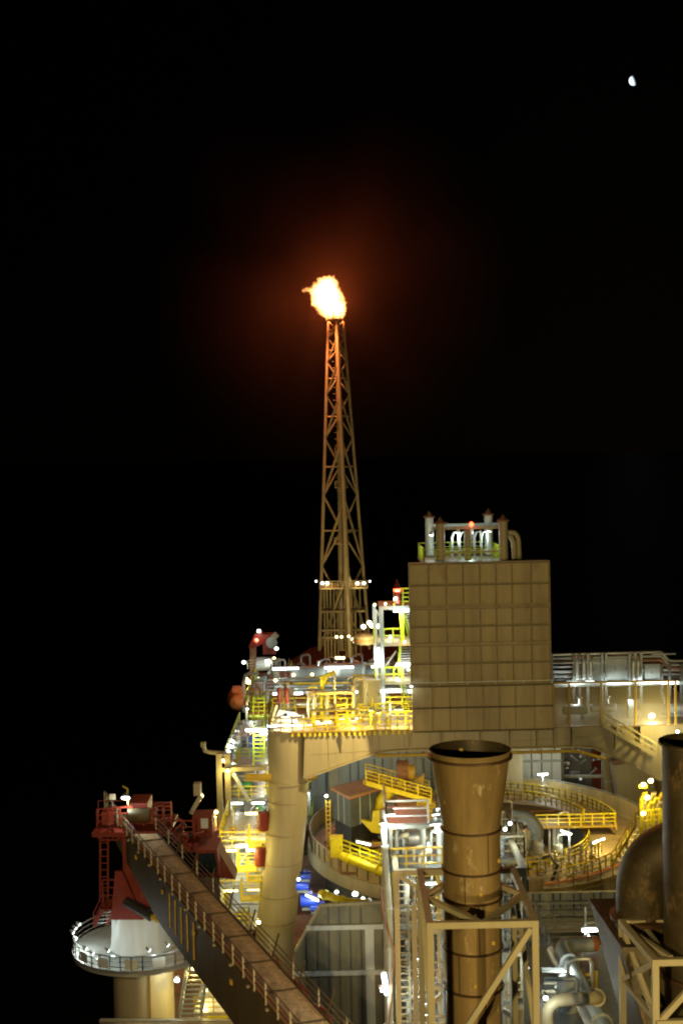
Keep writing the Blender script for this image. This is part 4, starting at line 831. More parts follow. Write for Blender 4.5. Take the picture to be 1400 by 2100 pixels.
# ------------------------------------------------------------------ upper deck, stair tower, pipe rack
def build_upper():
    xL, xR = P(560,1495,104).x, P(1480,1495,104).x
    t = T('upper_deck','bright upper deck with many yellow railings on top of the girder','deck',((xL+xR)/2,110,ZD-.3))
    MB().slab([(xL,104.3),(xL+1.5,103.75),(xR,103.75),(xR,120),(xL-1,120)], ZD-.12, ZD).build('floor_plate','floor',t)
    x2 = P(838,1495,104).x
    q0 = [(P(549,1500,105).x,106.5,ZD),(P(553,1500,105).x,104.6,ZD),(xL+1.6,103.8,ZD),(x2,103.8,ZD)]
    MB().rail(q0,1.1,1.0,.09).build('railing','yellow',t)
    b = MB(); 
    for k in range(22):
        x = xL+1.6+(x2-xL-1.6)*k/21; MB().cbox((x+.1*math.sin(k*7),103.66,ZD-.2),.2,.18,.3).build('railing_bracket','yellow',t)
    MB().tube((xL+1.6,103.5,ZD+.05),(x2,103.5,ZD+.05),.07,8).build('edge_pipe','ochre',t)
    for (a,b_,Y,st) in ((640,760,106,.9),(690,838,108.5,.9),(560,700,112,1.1),(760,850,105.2,.8),(700,850,111.5,1.0)): MB().rail([(P(a,1480,Y).x,Y,ZD),(P(b_,1480,Y).x,Y,ZD)],1.25,st,.12,2).build('railing','yellow',t)
    for px in (690,735,770,800): MB().rail([(P(px,1480,104).x,104,ZD),(P(px,1480,108.5).x,108.5,ZD)],1.2,1,.1).build('railing','yellow',t)
    a = P(508,1497,117); 
    platform('lime yellow side platform at the left end of the upper deck', P(514,1460,114).x, P(554,1460,114).x, 112, 117, P(530,1465,112).z,'lime','lime','flbr',None,sp=.8,t=.09)
    v = T('slanted_chute','white sloping tank cover at the left end of the upper deck','tank',P(575,1485,106))
    MB().add([P(556,1490,105.5),P(610,1487,105.5),P(608,1462,108),P(572,1455,108),P(556,1491,108.5),P(612,1488,108.5)],[(0,1,2,3),(0,3,4),(1,5,2),(3,2,5,4),(0,4,5,1)]).build('cover','white',v)
    MB().bar(P(553,1492,105.3),P(566,1446,106),.18,.3).build('cover_edge','beige',v)
    # yellow jib crane post etc
    j = T('jib_crane','small yellow jib crane bent over the middle of the upper deck','jib crane',P(658,1450,110))
    MB().tube((P(660,1450,109).x,109,ZD),P(660,1392,109),.2,10).build('post','yellow',j); MB().bar(P(656,1392,109),P(686,1378,109),.3,.35).build('jib','yellow',j); MB().bar(P(686,1378,109),P(687,1450,109),.14).build('stay','steel',j); MB().bar(P(660,1410,109),P(672,1386,109),.14).build('brace','yellow',j)
    for i,(a,b_,y0) in enumerate(((645,671,1418),(725,748,1390))):
        pipe([(P(a,1480,108).x,108,ZD),P(a,y0,108),P(b_,y0,108),(P(b_,1480,108).x,108,ZD)],.17,'beige',('left' if i==0 else 'right')+' tan pipe hoop rising from the upper deck')
    cabinet(P(757,1440,110).x,110,P(757,1450,110).z,2.0,1.2,2.4,'beige','plain tan cabinet box standing behind the upper deck railings')
    for i,px in enumerate((573,588)): 
        e = T('fire_extinguisher_post','red extinguisher bottle hung on a post of the upper deck','extinguisher',P(px,1440,109)); MB().lathe(P(px,1442,109),[(.12,0),(.2,.1),(.2,1.2),(.08,1.4)],12).build('bottle','red',e); MB().bar(P(px+3,1455,109.2),P(px+3,1400,109.2),.08).build('post','steel',e)
        if i==0: e.name='fire_extinguisher'
        else: e.name='fire_extinguisher'
    tangle(P(575,1480,106).x,P(835,1480,106).x,105.5,117,ZD+.1,ZD+2.6,34,'on the upper deck',15,.12,('yellow','white','pipe','beige','yellow'))
    light('upper_deck_light', P(700,1450,106), 1500, SOD, .2); light('upper_deck_light', P(610,1455,107), 900, (1,.95,.7), .2)
    clutter(P(570,1480,112).x,P(830,1480,112).x,111,119,ZD,ZD+3,'on the upper deck',('white','yellow','beige','grey','pipe'),seed=3)
    for i,(px,py,Y,pw,s,m,c) in enumerate(((817,1455,104.6,1500,.42,'lampy',SOD),(760,1457,105,500,.2,'lampy',SOD),(776,1462,105,0,.2,'lampy',SOD),(723,1478,104.8,900,.35,'lampy',SOD),(700,1474,104.8,0,.3,'lampy',SOD),(586,1470,104.9,600,.3,'lampw',WARM),(634,1486,104.8,400,.28,'lampy',SOD),(660,1483,104.8,0,.24,'lampy',SOD))):
        flood_lamp(P(px,py,Y),'hot yellow-white lamp among the upper deck railings',pw*.8,s,color=c,m=m,real=pw>0,face=(0,-.2,-1))
    for i,(px,py,Y) in enumerate(((570,1489,105),(600,1488,105),(660,1481,107),(735,1472,107))): strip_lamp(P(px,py,Y),'long strip lamp low on the upper deck floor edge',250,1.6,real=i%2==0)
    # stair tower
    Y0,Y1 = 110,114; xa,xb = P(766,1300,110).x, P(845,1300,110).x
    tw = T('stair_tower','white and lime stair tower squeezed beside the tan box tower','stair tower',(xa,112,ZD))
    lv = [P(800,y,110).z for y in (1397,1318,1243)]
    for i,z in enumerate(lv):
        xl = xa + (.1 if i<2 else .5)
        MB().box(xl,xb,Y0,Y1,z-.3,z).build('landing','beige' if i<2 else 'grey',tw)
        if i==2: MB().rail([(P(808,1243,110).x,Y0+.1,z),(xb,Y0+.1,z)],1.5,.7,.12,3).build('railing','lime',tw)
        else: MB().rail([(xl,Y0+.1,z),(P(824,1300,110).x,Y0+.1,z)],1.2,.9,.12,1).rail([(xl,Y0,z),(xl,Y1,z)],1.2,.9,.1,1).build('railing','lime',tw)
    for (px,m) in ((770,'white'),(783,'grey')):
        for Y in (Y0+.1,Y1-.1):
            x = P(px,1300,110).x; MB().bar((x,Y,ZD),(x,Y,lv[2]-.3),.28).build('column',m,tw)
    MB().bar(P(772,1252,110.1),P(782,1275,110.1),.12).build('brace','white',tw)
    MB().bar(P(786,1372,110.2),P(812,1335,110.2),.12).build('brace','steel',tw)
    for (za,zb,pa,pb) in ((ZD,lv[0],838,818),(lv[0],lv[1],815,822),(lv[1],lv[2],840,825)):
        stairs(tw,(P(pa,1300,111).x,112.5,za),(P(pb,1300,111).x,110.6,zb-.1),1.1,(1,0,0),'lime')
    MB().bar(P(822,1252,109.9),P(826,1318,109.9),.35,.12).build('stair_side','lime',tw)
    rb = T('red_beacon_mast','red mast light on the corner of the stair tower top','beacon',P(814,1240,110)); rb.name='mast_beacon'; MB().lathe(P(814,1217,109.8),[(.15,-.9),(.28,-.8),(.28,.7),(.15,.9),(.1,1.2)],12).build('housing','red',rb); MB().lathe(P(814,1210,109.75),[(.05,-.2),(.31,-.1),(.31,.1),(.05,.2)],12).build('glass','lampr',rb)
    strip_lamp(P(824,1252,109.6),'bluish white strip lamp under the top landing of the stair tower',900,1.5,r=.12)
    strip_lamp(P(829,1362,109.6),'white strip lamp under the middle landing of the stair tower',500,1.4)
    flood_lamp(P(811,1228,109.6),'white lamp at the foot of the red mast light',200,.2)
    strip_lamp(P(776,1345,109.7),'upright white tube lamp on the left column of the stair tower',400,1.4,axis='z')
    strip_lamp(P(800,1417,109.6),'wide white strip lamp under the lowest landing of the stair tower',700,1.9,r=.13)
    light('tower_stair_cool', P(800,1285,111.5), 500, COOL, .2); light('tower_stair_cool', P(815,1380,111), 400, COOL, .2)
    for i,(px,py) in enumerate(((768,1240),(790,1238),(800,1307),(829,1316))): flood_lamp(P(px,py,109.8),'small amber lamp on the edge of a stair tower landing',60,.13,color=(1,.6,.25),m='lampy',real=i in(1,3))
    strip_lamp(P(843,1408,100.3),'tiny white lamp on the grab rail of the tan box tower',40,.2,real=True,r=.05)
    # fenced stairs and glazed fence panels at the right
    zf1 = P(1200,1402,103.5).z
    f = T('mesh_fence','tall mesh fence with posts along the right end of the upper deck','fence',P(1260,1480,103.6))
    xs = [P(px,1440,103.6).x for px in (1134,1166,1232,1302,1370,1384)]
    for x in xs: MB().bar((x,103.6,ZD),(x,103.6,zf1),.16).build('post','ochre',f)
    MB().box(xs[0],xs[-1],103.5,103.7,zf1+.003,zf1+.15).build('top_rail','ochre',f)
    mg = bpy.data.materials.new('fine_mesh_screen'); mg.use_nodes=True; n=mg.node_tree; bs=n.nodes['Principled BSDF']; bs.inputs['Base Color'].default_value=(.4,.36,.24,1); bs.inputs['Alpha'].default_value=.42
    for a,b_ in zip(xs[:4],xs[1:5]): MB().box(a+.09,b_-.09,103.58,103.62,ZD+.1,zf1-.1).build('mesh_panel',mg,f)
    stp = T('sloping_stair','tan staircase sloping down behind the mesh fence','staircase',P(1300,1540,103)); stairs(stp,P(1345,1550,102.4),P(1236,1488,102.8),1.0,(0,1,0),'beige')
    # pipe rack behind
    YR=112; z1 = P(1260,1338,YR).z; z0=P(1260,1400,YR).z
    rk = T('pipe_rack','long grey pipe rack running right from the tan box tower','pipe rack',P(1260,1400,YR))
    MB().box(P(1120,1400,YR).x,P(1480,1400,YR).x,YR,YR+5,z0-.3,z0).build('floor_plate','grey',rk)
    for px in (1132,1176,1188,1205,1234,1242,1290,1302,1314,1356,1372,1396): MB().bar(P(px,1480,YR+.3),(P(px,1400,YR+.3).x,YR+.3,z1-.1 if px<1330 else z1-1.2),.2).build('column','grey' if px%4 else 'dgrey',rk)
    for i,(y) in enumerate((1341,1349,1357,1366,1376,1386,1393)): 
        x1=1356 if y<1366 else 1470
        pipe([P(1126,y+2,YR+.6+i*.2),P(x1,y-4,YR+.6+i*.2)]+([P(x1+14,y+14,YR+.6+i*.2),P(x1+60,y+15,YR+.6+i*.2)] if y<1366 else []),.11+.02*(i%3),('pipe','grey','rust','pipe','white','grey','pipe')[i],'long horizontal pipe in the rack right of the box tower')
    for i,px in enumerate((1182,1196,1210,1298,1308)): pipe([P(px,1395,YR+.1),P(px,1352,YR+.1),P(px+4,1344,YR+1.5),P(px+4,1344,YR+3)],.16,'pipe','upright silver pipe at the front of the right pipe rack')
    cabinet(P(1251,1390,YR+1.4).x,YR+1.4,z0,4.8,1.2,2.1,'grey','wide grey cabinet inside the right pipe rack')
    tangle(P(1132,1400,112).x,P(1460,1400,112).x,YR+.2,YR+3,z0+.2,z1-.2,18,'in the rack right of the box tower',44,.09,('pipe','grey','white'))
    cabinet(P(1336,1390,YR+1.4).x,YR+1.4,z0,1.6,1.2,1.4,'grey','grey cabinet inside the right pipe rack')
    cabinet(P(1139,1390,103.9).x,109,P(1139,1400,109).z,.9,.8,2.6,'red','dark red cabinet beside the right edge of the box tower')
    for i,(px,py,pw) in enumerate(((1180,1400,330),(1200,1399,0),(1262,1400,300),(1275,1401,0),(1325,1399,380),(1345,1399,0),(1372,1400,180))): strip_lamp(P(px,py,YR-.6),'white strip lamp along the front of the right pipe rack',pw or 1,1.5,real=pw>0,r=.11)
    flood_lamp(P(1335,1468,104.9),'blurred white lamp behind the right mesh fence',600,.3)
    flood_lamp(P(1388,1500,102),'pair of small white lamps at the right photo edge',200,.14)
    clutter(P(1150,1480,106).x,P(1460,1480,106).x,105,111,ZD,ZD+2.6,'behind the right mesh fence',('grey','white','pipe'),seed=9)
    light('rack_fill', P(1290,1440,106.5), 500, COOL, .2); light('rack_fill', P(1180,1440,106.5), 250, COOL, .2)
build_upper()
# ------------------------------------------------------------------ process modules toward the flare
def build_modules():
    def xx(px, Y): return P(px,1400,Y).x
    lv = [21.5, 26, 30, 34.2]
    # outer strip along the port side
    blocks = [(108,118,-11.2,-5.2,(21.5,25.2,28.7)),(120,136,-11.6,-5.5,(21.5,25.5,29.5)),(138,158,-13.3,-4,(21.5,25.5,29)),(160,184,-12.8,-2,(26,30.6))]
    nm = ['the nearest port module','the second port module','the third port module','the farthest port module']
    cs = [('yellow','beige','white','pipe','red'),('pipe','white','grey','blue','yellow','green'),('pipe','white','grey','lime','blue'),('grey','pipe','white','orange')]
    for i,(y0,y1,x0,x1,zs) in enumerate(blocks):
        for j,z in enumerate(zs):
            word = ('lowest','second','third','top')[j]
            platform(f'{word} deck level of {nm[i]}, with railings', x0,x1,y0,y1,z,'grey' if (i+j)%2 else 'beige','yellow' if i in(0,1) else 'lime','flr',(zs[j-1] if j else 18),sp=1.3,t=.09,pt=.25,brace=(j%2==0),cat='module deck',name='module_deck')
            zc = zs[j+1] if j+1<len(zs) else z+3.2
            clutter(x0+.3,x1-.3,y0+.6,y1-.5,z,zc-.4,f'on {word} deck of {nm[i]}',cs[i],seed=i*10+j)
            tangle(x0+.2,x1-.2,y0-.1,y0+2.5,z+.2,zc-.3,7,f'on {word} deck of {nm[i]}',i*31+j,.13)
            n = 3
            for k in range(n):
                xk = x0+1+(x1-x0-2)*k/(n-1); 
                if j+1<len(zs) or k==1:
                    col = SOD if i==0 else COOL
                    strip_lamp((xk,y0-.2,zc-.45),f'strip lamp above {word} deck of {nm[i]}',320 if i<3 else 420,1.2 if i<2 else 1.6,color=col,m='lampy' if i==0 else 'lampw',real=k!=1 or j+1>=len(zs),r=.1)
            light('module_inside_light',((x0+x1)/2,(y0+y1)/2,min(zc-.5,z+3)),300 if i else 600,SOD if i==0 else COOL,.2)
    # inboard block beyond the turret, seen over the girder
    B = [(150,162,xx(545,150),xx(838,150),(26.3,30.6,34.4)),(166,184,xx(590,170),xx(860,170),(27,31.2)),(188,206,xx(585,190),xx(860,190),(28,))]
    nb = ['the module beyond the turret','the module before the flare tower','the module under the flare']
    for i,(y0,y1,x0,x1,zs) in enumerate(B):
        for j,z in enumerate(zs):
            word = ('lowest','second','third','top')[j]; zc = zs[j+1] if j+1<len(zs) else z+3
            platform(f'{word} deck level of {nb[i]}, with railings', x0,x1,y0,y1,z,'grey','lime' if j%2 else 'grey','flr',(zs[j-1] if j else 18),sp=1.5,t=.09,pt=.28,brace=(j==2),cat='module deck',name='module_deck')
            clutter(x0+.3,x1-.3,y0+.6,y1-.5,z,zc-.3,f'on {word} deck of {nb[i]}',('pipe','grey','white','pipe','beige') if j<3 else ('grey','rust','dgrey') if False else ('pipe','grey','beige'),seed=50+i*10+j)
            tangle(x0+.2,x1-.2,y0-.2,y0+2.5,z+.2,zc-.2,14,f'on {word} deck of {nb[i]}',90+i*31+j,.2,('pipe','white','grey','beige','rust'))
            n = 6 if i==0 else 5
            if i<2:
                for k in range(n):
                    xk = x0+.8+(x1-x0-1.6)*(k+ .3*math.sin(k*2.7+j))/(n-1)
                    strip_lamp((xk,y0-.3,zc-.5),f'strip lamp above {word} deck of {nb[i]}',380,1.5+.5*(k%2),real=k%2==j%2,r=.13)
            light('module_inside_light',((x0+x1)/2,(y0+y1)/2,zc-.6),420,COOL if (i+j)%3 else WARM,.2)
    for k,(x,r,m) in enumerate(((0.0,1.15,'grey'),(3.5,.9,'dgrey'),(-4,1.0,'grey'))): vessel_h(x,151.5,34.42,4.2,r,m,'large grey drum on the roof of the wide module behind the turret')
    # pipes running along the deck edge under the roofs
    rg = random.Random(21)
    for k in range(9):
        z = 31+rg.random()*6; x0 = xx(560,149); pipe([(x0+rg.random()*3,149.2-.2*(k%3),z),(x0+9+rg.random()*5,149.2-.2*(k%3),z),(x0+9+rg.random()*5,149.2-.2*(k%3),z-1.5-rg.random())],.1+.1*rg.random(),rg.choice(['pipe','white','grey']),'pipe across the front of the wide module behind the turret')
    # equipment at foot of tower
    for i,(px,py) in enumerate(((757,1277),(745,1285),(762,1283),(775,1284))): flood_lamp(P(px,py,190),'bright lamp in the cluster right of the flare tower foot',700 if i<2 else 0,.4,m='lampw' if i%2 else 'lampy',color=WARM,real=i<2)
    for i,(px,py) in enumerate(((690,1306),(700,1306),(715,1305),(722,1311),(727,1317),(742,1312),(748,1310),(752,1304))): flood_lamp(P(px,py,200),'small amber lamp at the foot of the flare tower',200,.25,m='lampy',color=WARM,real=i in(0,5))
    for i,(px,py,Y) in enumerate(((697,1349,166),(690,1349,166),(704,1349,166),(752,1405,150),(640,1383,150),(727,1363,165),(565,1395,140),(602,1384,140))): flood_lamp(P(px,py,Y-.8),'amber round lamp on the roofs before the flare tower',120,.22,m='lampy',color=WARM,real=i%3==0)
    tk = T('round_vent_drum','tan ring shaped drum at the foot of the flare tower','drum',P(746,1305,196)); tk.name='vent_drum'; MB().lathe(P(746,1320,196),[(1.6,0),(1.6,1.2),(1.2,1.5),(0,1.7)],24).build('shell','beige',tk); MB().lathe(P(746,1320,196),[(1.63,.5),(1.8,.5),(1.8,.7),(1.63,.7)],24,cap=False).build('band','orange',tk)
    # small red crane far left
    c = T('small_red_crane','small red crane with lamps at the far port side','crane',P(525,1375,182)); c.name='deck_crane'
    MB().bar(P(519,1400,182),P(519,1322,182),.9).build('post','rust',c); MB().tube(P(526,1362,182),P(558,1360,182),1.0,16).build('slew_tank','white',c)
    MB().prism([(P(*a,182).x,P(*a,182).z) for a in ((511,1325),(524,1298),(538,1296),(540,1318),(520,1328))],181,183.5).build('cab','red',c)
    MB().box(P(540,1340,182).x,P(566,1340,182).x,181,183.5,P(550,1340,182).z,P(550,1300,182).z).build('machine_house','red',c)
    MB().tube(P(557,1318,180.7),P(557,1318,181.2),.8,18).build('round_window','grey',c); MB().bar(P(560,1300,180.9),P(568,1308,180.9),.8).build('vent','beige',c)
    MB().rail([P(508,1372,180),P(575,1368,180)],1.2,1.2,.1).build('railing','beige',c)
    for i,(px,py,m,s) in enumerate(((531,1294,'lampw',.3),(567,1330,'lampw',.3),(551,1355,'lampw',.25),(546,1355,'lampw',.2),(500,1358,'lampw',.3),(562,1350,'lampy',.25),(505,1392,'lampy',.3),(530,1391,'lampy',.25))): flood_lamp(P(px,py,180.2),'lamp on or below the small red crane at the far port side',260,s,m=m,color=COOL if m=='lampw' else WARM,real=i%2==0,face=(0,-.6,-.4))
    rb = T('crane_beacon','red beacon glowing on the cab of the small red crane','beacon',P(526,1311,180)); MB().lathe(P(526,1313,180.3),[(.1,-.25),(.3,-.1),(.3,.1),(.1,.25)],12).build('glass','lampr',rb); MB().tube(P(526,1317,180.4),P(526,1322,180.6),.1,6).build('post','steel',rb)
    lb = T('lifeboat','orange lifeboat hanging at the far port side of the ship','lifeboat',P(487,1440,170)); q=P(488,1432,170)
    MB().lathe(q,[(0,-3.4),(.8,-3),(1.3,-1.8),(1.45,0),(1.3,1.8),(.8,3),(0,3.4)],20,axis='y').build('hull','orange',lb); MB().box(q.x-.5,q.x+.5,q.y-2.6,q.y-1,q.z+1.2,q.z+1.9).build('canopy','orange',lb)
    dv = T('lifeboat_davit','bent white davit frame above the orange lifeboat','davit',P(500,1450,168)); MB().path([P(500,1460,168),P(500,1400,168),P(503,1385,168),P(515,1380,168),P(530,1382,168)],.25,8).build('arm','white',dv)
    flood_lamp(P(509,1398,166),'flame coloured lamp under the white davit',260,.35,m='lampy',color=(1,.6,.3))
    # mast arm jutting over the sea, string of lamps
    a = T('flag_arm','yellow arm with upturned end jutting out over the sea','davit arm',P(450,1545,136)); a.name='davit_arm'
    MB().path([P(462,1545,136),P(432,1543,136),P(420,1540,136),P(417,1527,136)],.24,8).build('arm','beige',a); MB().cbox(P(417,1527,136),.5,.4,.5).build('tip','beige',a)
    pm = T('stacked_pipe_bank','white lit bank of short pipes on the port module edge','pipe bank',P(465,1560,136)); pm.name='pipe_bank'
    for k in range(9): MB().tube(P(452+4.5*k,1558-9.5*k,135+k*1.6),P(474+3*k,1560-9.5*k,135+k*1.6),.32,10).build('pipe','white' if k%2 else 'beige',pm)
    MB().bar(P(474,1566,134.8),P(500,1478,149),.2).build('side_beam','white',pm)
    for k in range(7): flood_lamp(P(487-4.6*k,1500+10*k,134.6+ (6-k)*1.2),'white lamp in the slanting string on the port module edge',330,.26,m='lampy' if k>4 else 'lampw',color=COOL if k<5 else SOD,real=k%2==0,face=(-.4,-.5,-.4))
    c2 = T('white_riser_column','pale lit columns of the port module edge','column',P(465,1700,118)); c2.name='support_column'
    for px in (453,470): MB().bar((P(px,1700,118.6).x,118.6,18),(P(px,1700,118.6).x,118.6,P(px,1545,118.6).z),.5).build('column','beige',c2)
    MB().bar(P(453,1578,118.6),P(548,1575,118.6),.4).build('beam','beige',c2); MB().bar(P(478,1585,118.4),P(512,1645,118.4),.3).build('brace','white',c2)
    # lime upright near left leg
    lt = T('lime_ladder_tower','lime yellow ladder tower left of the beige column','ladder tower',P(532,1560,110)); lt.name='ladder_tower'
    for px in (520,542):
        for Y in (110,111.5): MB().bar(P(px,1570,Y),P(px,1430,Y),.12).build('post','lime',lt)
    for k in range(16): MB().bar(P(520,1432+8.5*k,110),P(542,1432+8.5*k,110),.1).build('rung','lime',lt)
    strip_lamp(P(526,1497,109.6),'wide white strip lamp on the lime ladder tower',700,1.9,r=.12)
    # lower left working area right behind the crane boom
    for i,(px,py) in enumerate(((496,1735),(512,1734),(537,1733))): strip_lamp(P(px,py,107),'white strip lamp over the yellow baskets behind the boom',700,.9,color=(1,.95,.75),r=.12)
    for i,(px,py) in enumerate(((508,1770),(528,1790),(515,1830),(530,1720))):
        b = T('yellow_basket','yellow barred equipment basket behind the crane boom','basket',P(px,py,106)); b.name='equipment_basket'; q=P(px,py+12,106)
        MB().cbox(q,1.7,1.3,.15).build('base','yellow',b)
        for z in (.35,.7,1.05,1.35): MB().rail([q+Vector((-.8,-.6,z)),q+Vector((.8,-.6,z))],.12,.8,.07,0).build('bar','yellow',b)
        for dx in (-.8,.8):
            for dy in (-.6,.6): MB().bar(q+Vector((dx,dy,0)),q+Vector((dx,dy,1.6)),.12).build('post','yellow',b)
    for i,(px,py) in enumerate(((535,1762),(433,1700),(541,1690))):
        b = T('red_drum','red upright drum behind the crane boom','drum',P(px,py,105.5)); b.name='steel_drum'; MB().lathe(P(px,py+12,105.5),[(.5,0),(.5,.6),(.54,.62),(.54,.68),(.5,.7),(.5,1.5),(.4,1.55),(0,1.6)],18).build('body','red',b); MB().tube(P(px,py+12,105.5)+Vector((.2,0,1.5)),P(px,py+12,105.5)+Vector((.2,0,1.8)),.08,6).build('cap','dark',b)
    for i,(px,py,Y) in enumerate(((408,1640,104),(413,1632,104),(443,1665,106),(467,1580,118),(530,1891,100))): flood_lamp(P(px,py,Y),'small bright lamp behind the red crane cab',400,.2,m='lampy',color=SOD,real=i!=1)
    g = T('white_gantry','white leaning bracket behind the red crane cab','bracket',P(405,1660,103)); g.name='leaning_bracket'; MB().bar(P(392,1668,103),P(412,1632,103),.35).build('arm','beige',g); MB().box(P(397,1615,103).x,P(411,1615,103).x,103,103.8,P(404,1632,103).z,P(404,1608,103).z).build('box_head','beige',g)
    light('basket_light', P(490,1760,104.5), 900, SOD, .3); light('basket_light', P(470,1850,101), 300, SOD, .3); light('basket_light', P(470,1690,106), 700, SOD, .3)
build_modules()
# ------------------------------------------------------------------ lower foreground
def build_lower():
    # panelled deckhouse in the lower middle
    Y = 90; t = T('panelled_bulkhead','olive grey panelled bulkhead with sloping left corner below the turret','bulkhead',P(700,2100,Y))
    pts = [(660,1857),(798,1850),(800,2170),(560,2170),(600,1990),(606,1952)]
    w_ = [(P(a,b,Y).x,P(a,b,Y).z) for a,b in pts]; MB().prism(w_,Y,Y+.4).build('wall','olive',t)
    def stiff(px,y0,y1,w=.05,m='dgrey'): a=P(px,y0,Y-.02); MB().box(a.x-w,a.x+w,Y-.14,Y-.003,P(px,y1,Y).z,a.z).build('stiffener' if w<.1 else 'frame_column',m,t)
    for k in range(8):
        px = 629+22*k
        if abs(px-755)>12: stiff(px, 1905 if px<672 else 1862, 2150)
    stiff(757,1900,2150,.32,'white')
    for y in (1900,1994): a,b=P(628 if y<1950 else 600,y,Y),P(790,y-4,Y); MB().box(a.x,b.x,Y-.3,Y-.15,a.z-.2,a.z+.14).build('frame_beam','white',t)
    for (a,b) in (((655,1857),(606,1950)),((655,1856),(800,1849))): MB().bar(P(*a,Y-.1),P(*b,Y-.1),.3,.16).build('roof_edge','beige',t)
    light('deckhouse_light', P(700,1950,86), 260, (.9,1,.85), .3)
    # blue machinery in the gap
    for i,(x,y,s) in enumerate(((620,1815,.55),(634,1846,.75),(650,1858,.6),(626,1795,.45))):
        m = T('blue_motor','bright blue motor in the gap beneath the turret ring','motor',P(x,y,100)); m.name='electric_motor'; q=P(x,y,100)
        MB().lathe(q,[(s*.5,-s),(s*.7,-s*.9),(s*.7,s*.9),(s*.5,s)],18,axis='x').build('housing','blue',m); MB().cbox(q+Vector((0,0,s*.85)),s*.7,s*.6,s*.4).build('terminal_box','blue',m); MB().cbox(q-Vector((0,0,s*.8)),s*1.6,s,.2).build('base','dgrey',m)
    strip_lamp(P(640,1841,98.5),'white strip lamp in front of the blue motors',500,1.1,d=(1,0,-.5)); flood_lamp(P(612,1803,99),'small white lamp left of the blue motors',120,.15)
    pipe([P(657,1832,98),P(710,1850,96),P(760,1852,96)],.3,'yellow','yellow pipe slanting under the turret parapet')
    for i,(px,py) in enumerate(((728,1833),(690,1829),(744,1843),(757,1846))): flood_lamp(P(px,py,98),'small white lamp in the shade under the turret parapet',90,.16 if i else .25,real=i<2)
    # pedestal access stairs and lit area bottom left
    s = T('access_staircase','grey access staircase beside the beige crane pedestal','staircase',P(385,2090,88)); stairs(s,P(368,2098,87),P(388,1972,90),1.5,(1,0,0),'grey',tread='grey')
    platform('pale low platform at the bottom left behind the boom',P(405,2040,90).x,P(560,2040,90).x,88,93,P(470,2075,88).z,'beige','yellow','fb',18,sp=1.4)
    MB_ = T('bulwark','pale bulwark edge along the bottom of the crane pedestal','bulwark',P(380,2095,88)); MB().box(P(205,2095,87).x,P(620,2095,87).x,86.6,86.9,16.5,P(400,2094,87).z).build('plate','beige',MB_); MB().bar(P(205,2093,86.7),P(620,2093,86.7),.35,.14).build('cap_rail','beige',MB_)
    clutter(P(400,2050,95).x,P(540,2050,95).x,94,103,18,21.5,'on the main deck behind the boom',('yellow','beige','white'),seed=77)
    for i,(px,py) in enumerate(((362,1975),(363,2010),(398,1985),(420,2030),(450,2065))): flood_lamp(P(px,py,90),'lamp by the lit stairs at the bottom left',420 if i!=1 else 200,.22,m='lampy' if i>1 else 'lampw',color=SOD if i>1 else COOL,real=i!=1)
    light('stairs_light', P(450,2060,91.5), 420, SOD, .3)
    # pipe tower in front of the turret, left of the stack
    x0,x1 = P(795,1700,60).x, P(905,1700,60).x
    lvl = [P(850,y,60).z for y in (1786,1905,2020,2130)]
    for i,z in enumerate(lvl): platform(f"{('top','second','third','lowest')[i]} landing of the pipe tower left of the flared stack",x0,x1,60,64,z,'ochre' if i==0 else 'beige','beige' if i else 'ochre','flb' ,(lvl[i+1] if i<3 else z-3),sp=.95,t=.08,pt=.16)
    zt = P(850,1650,60).z; top = platform('small white railed roof landing of the pipe tower',P(792,1700,60).x,P(878,1700,60).x,60,63,zt-.9,'grey','white','fl',lvl[0],sp=1.5,t=.09,pt=.14)
    ld = T('vertical_ladder','tan vertical ladder on the front of the pipe tower','ladder',P(830,2100,59.5))
    for px in (817,838): MB().bar((P(px,1900,59.6).x,59.6,P(px,2120,59.6).z),(P(px,1900,59.6).x,59.6,P(px,1790,59.6).z),.09).build('ladder_rail','beige',ld)
    for k in range(24): z=P(827,1800+14*k,59.6).z; MB().bar((P(817,1900,59.6).x,59.6,z),(P(838,1900,59.6).x,59.6,z),.06).build('ladder_rung','beige',ld)
    rg = random.Random(4); cols={'pipe':'silver','white':'white','grey':'grey','beige':'tan'}
    for k in range(16):
        px = 788+rg.random()*118; m = rg.choice(list(cols)); y1 = 1650+rg.random()*150; Yk = 60.6+rg.random()*3; q=P(px,y1,Yk); 
        pipe([(q.x,Yk,lvl[3]-2),(q.x,Yk,q.z-.6),(q.x+rg.choice((-.6,.6)),Yk,q.z-.5)],.06+rg.random()*.12,m,f'upright {cols[m]} pipe in the pipe tower left of the flared stack')
    for k in range(10):
        y = 1800+rg.random()*280; Yk=60.4+rg.random()*2; m = rg.choice(list(cols)); pipe([P(800+rg.random()*20,y,Yk),P(860+rg.random()*40,y-2,Yk),P(862+rg.random()*40,y+40,Yk+1)],.05+rg.random()*.1,m,f'level {cols[m]} pipe in the pipe tower left of the flared stack')
    pipe([P(800,2140,59.4),P(800,1900,59.4),P(786,1700,59.4),P(784,1660,59.4)],.15,'grey','tall grey pipe along the left corner of the pipe tower')
    pipe([P(792,2140,59.1),P(808,1950,59.1),P(786,1880,59.1),P(780,1820,59.1)],.05,'rust','thin rusty cable snaking up the pipe tower corner',name='cable')
    for i,(yy,sd) in enumerate(((1735,5),(1850,6),(1960,7),(2060,8))): clutter(x0+.1,x1-.2,60.9,63.5,lvl[i] if i<4 else 0,lvl[i]+1.8,f"on the {('top','second','third','lowest')[i]} landing of the pipe tower",('pipe','white','beige','grey'),seed=sd)
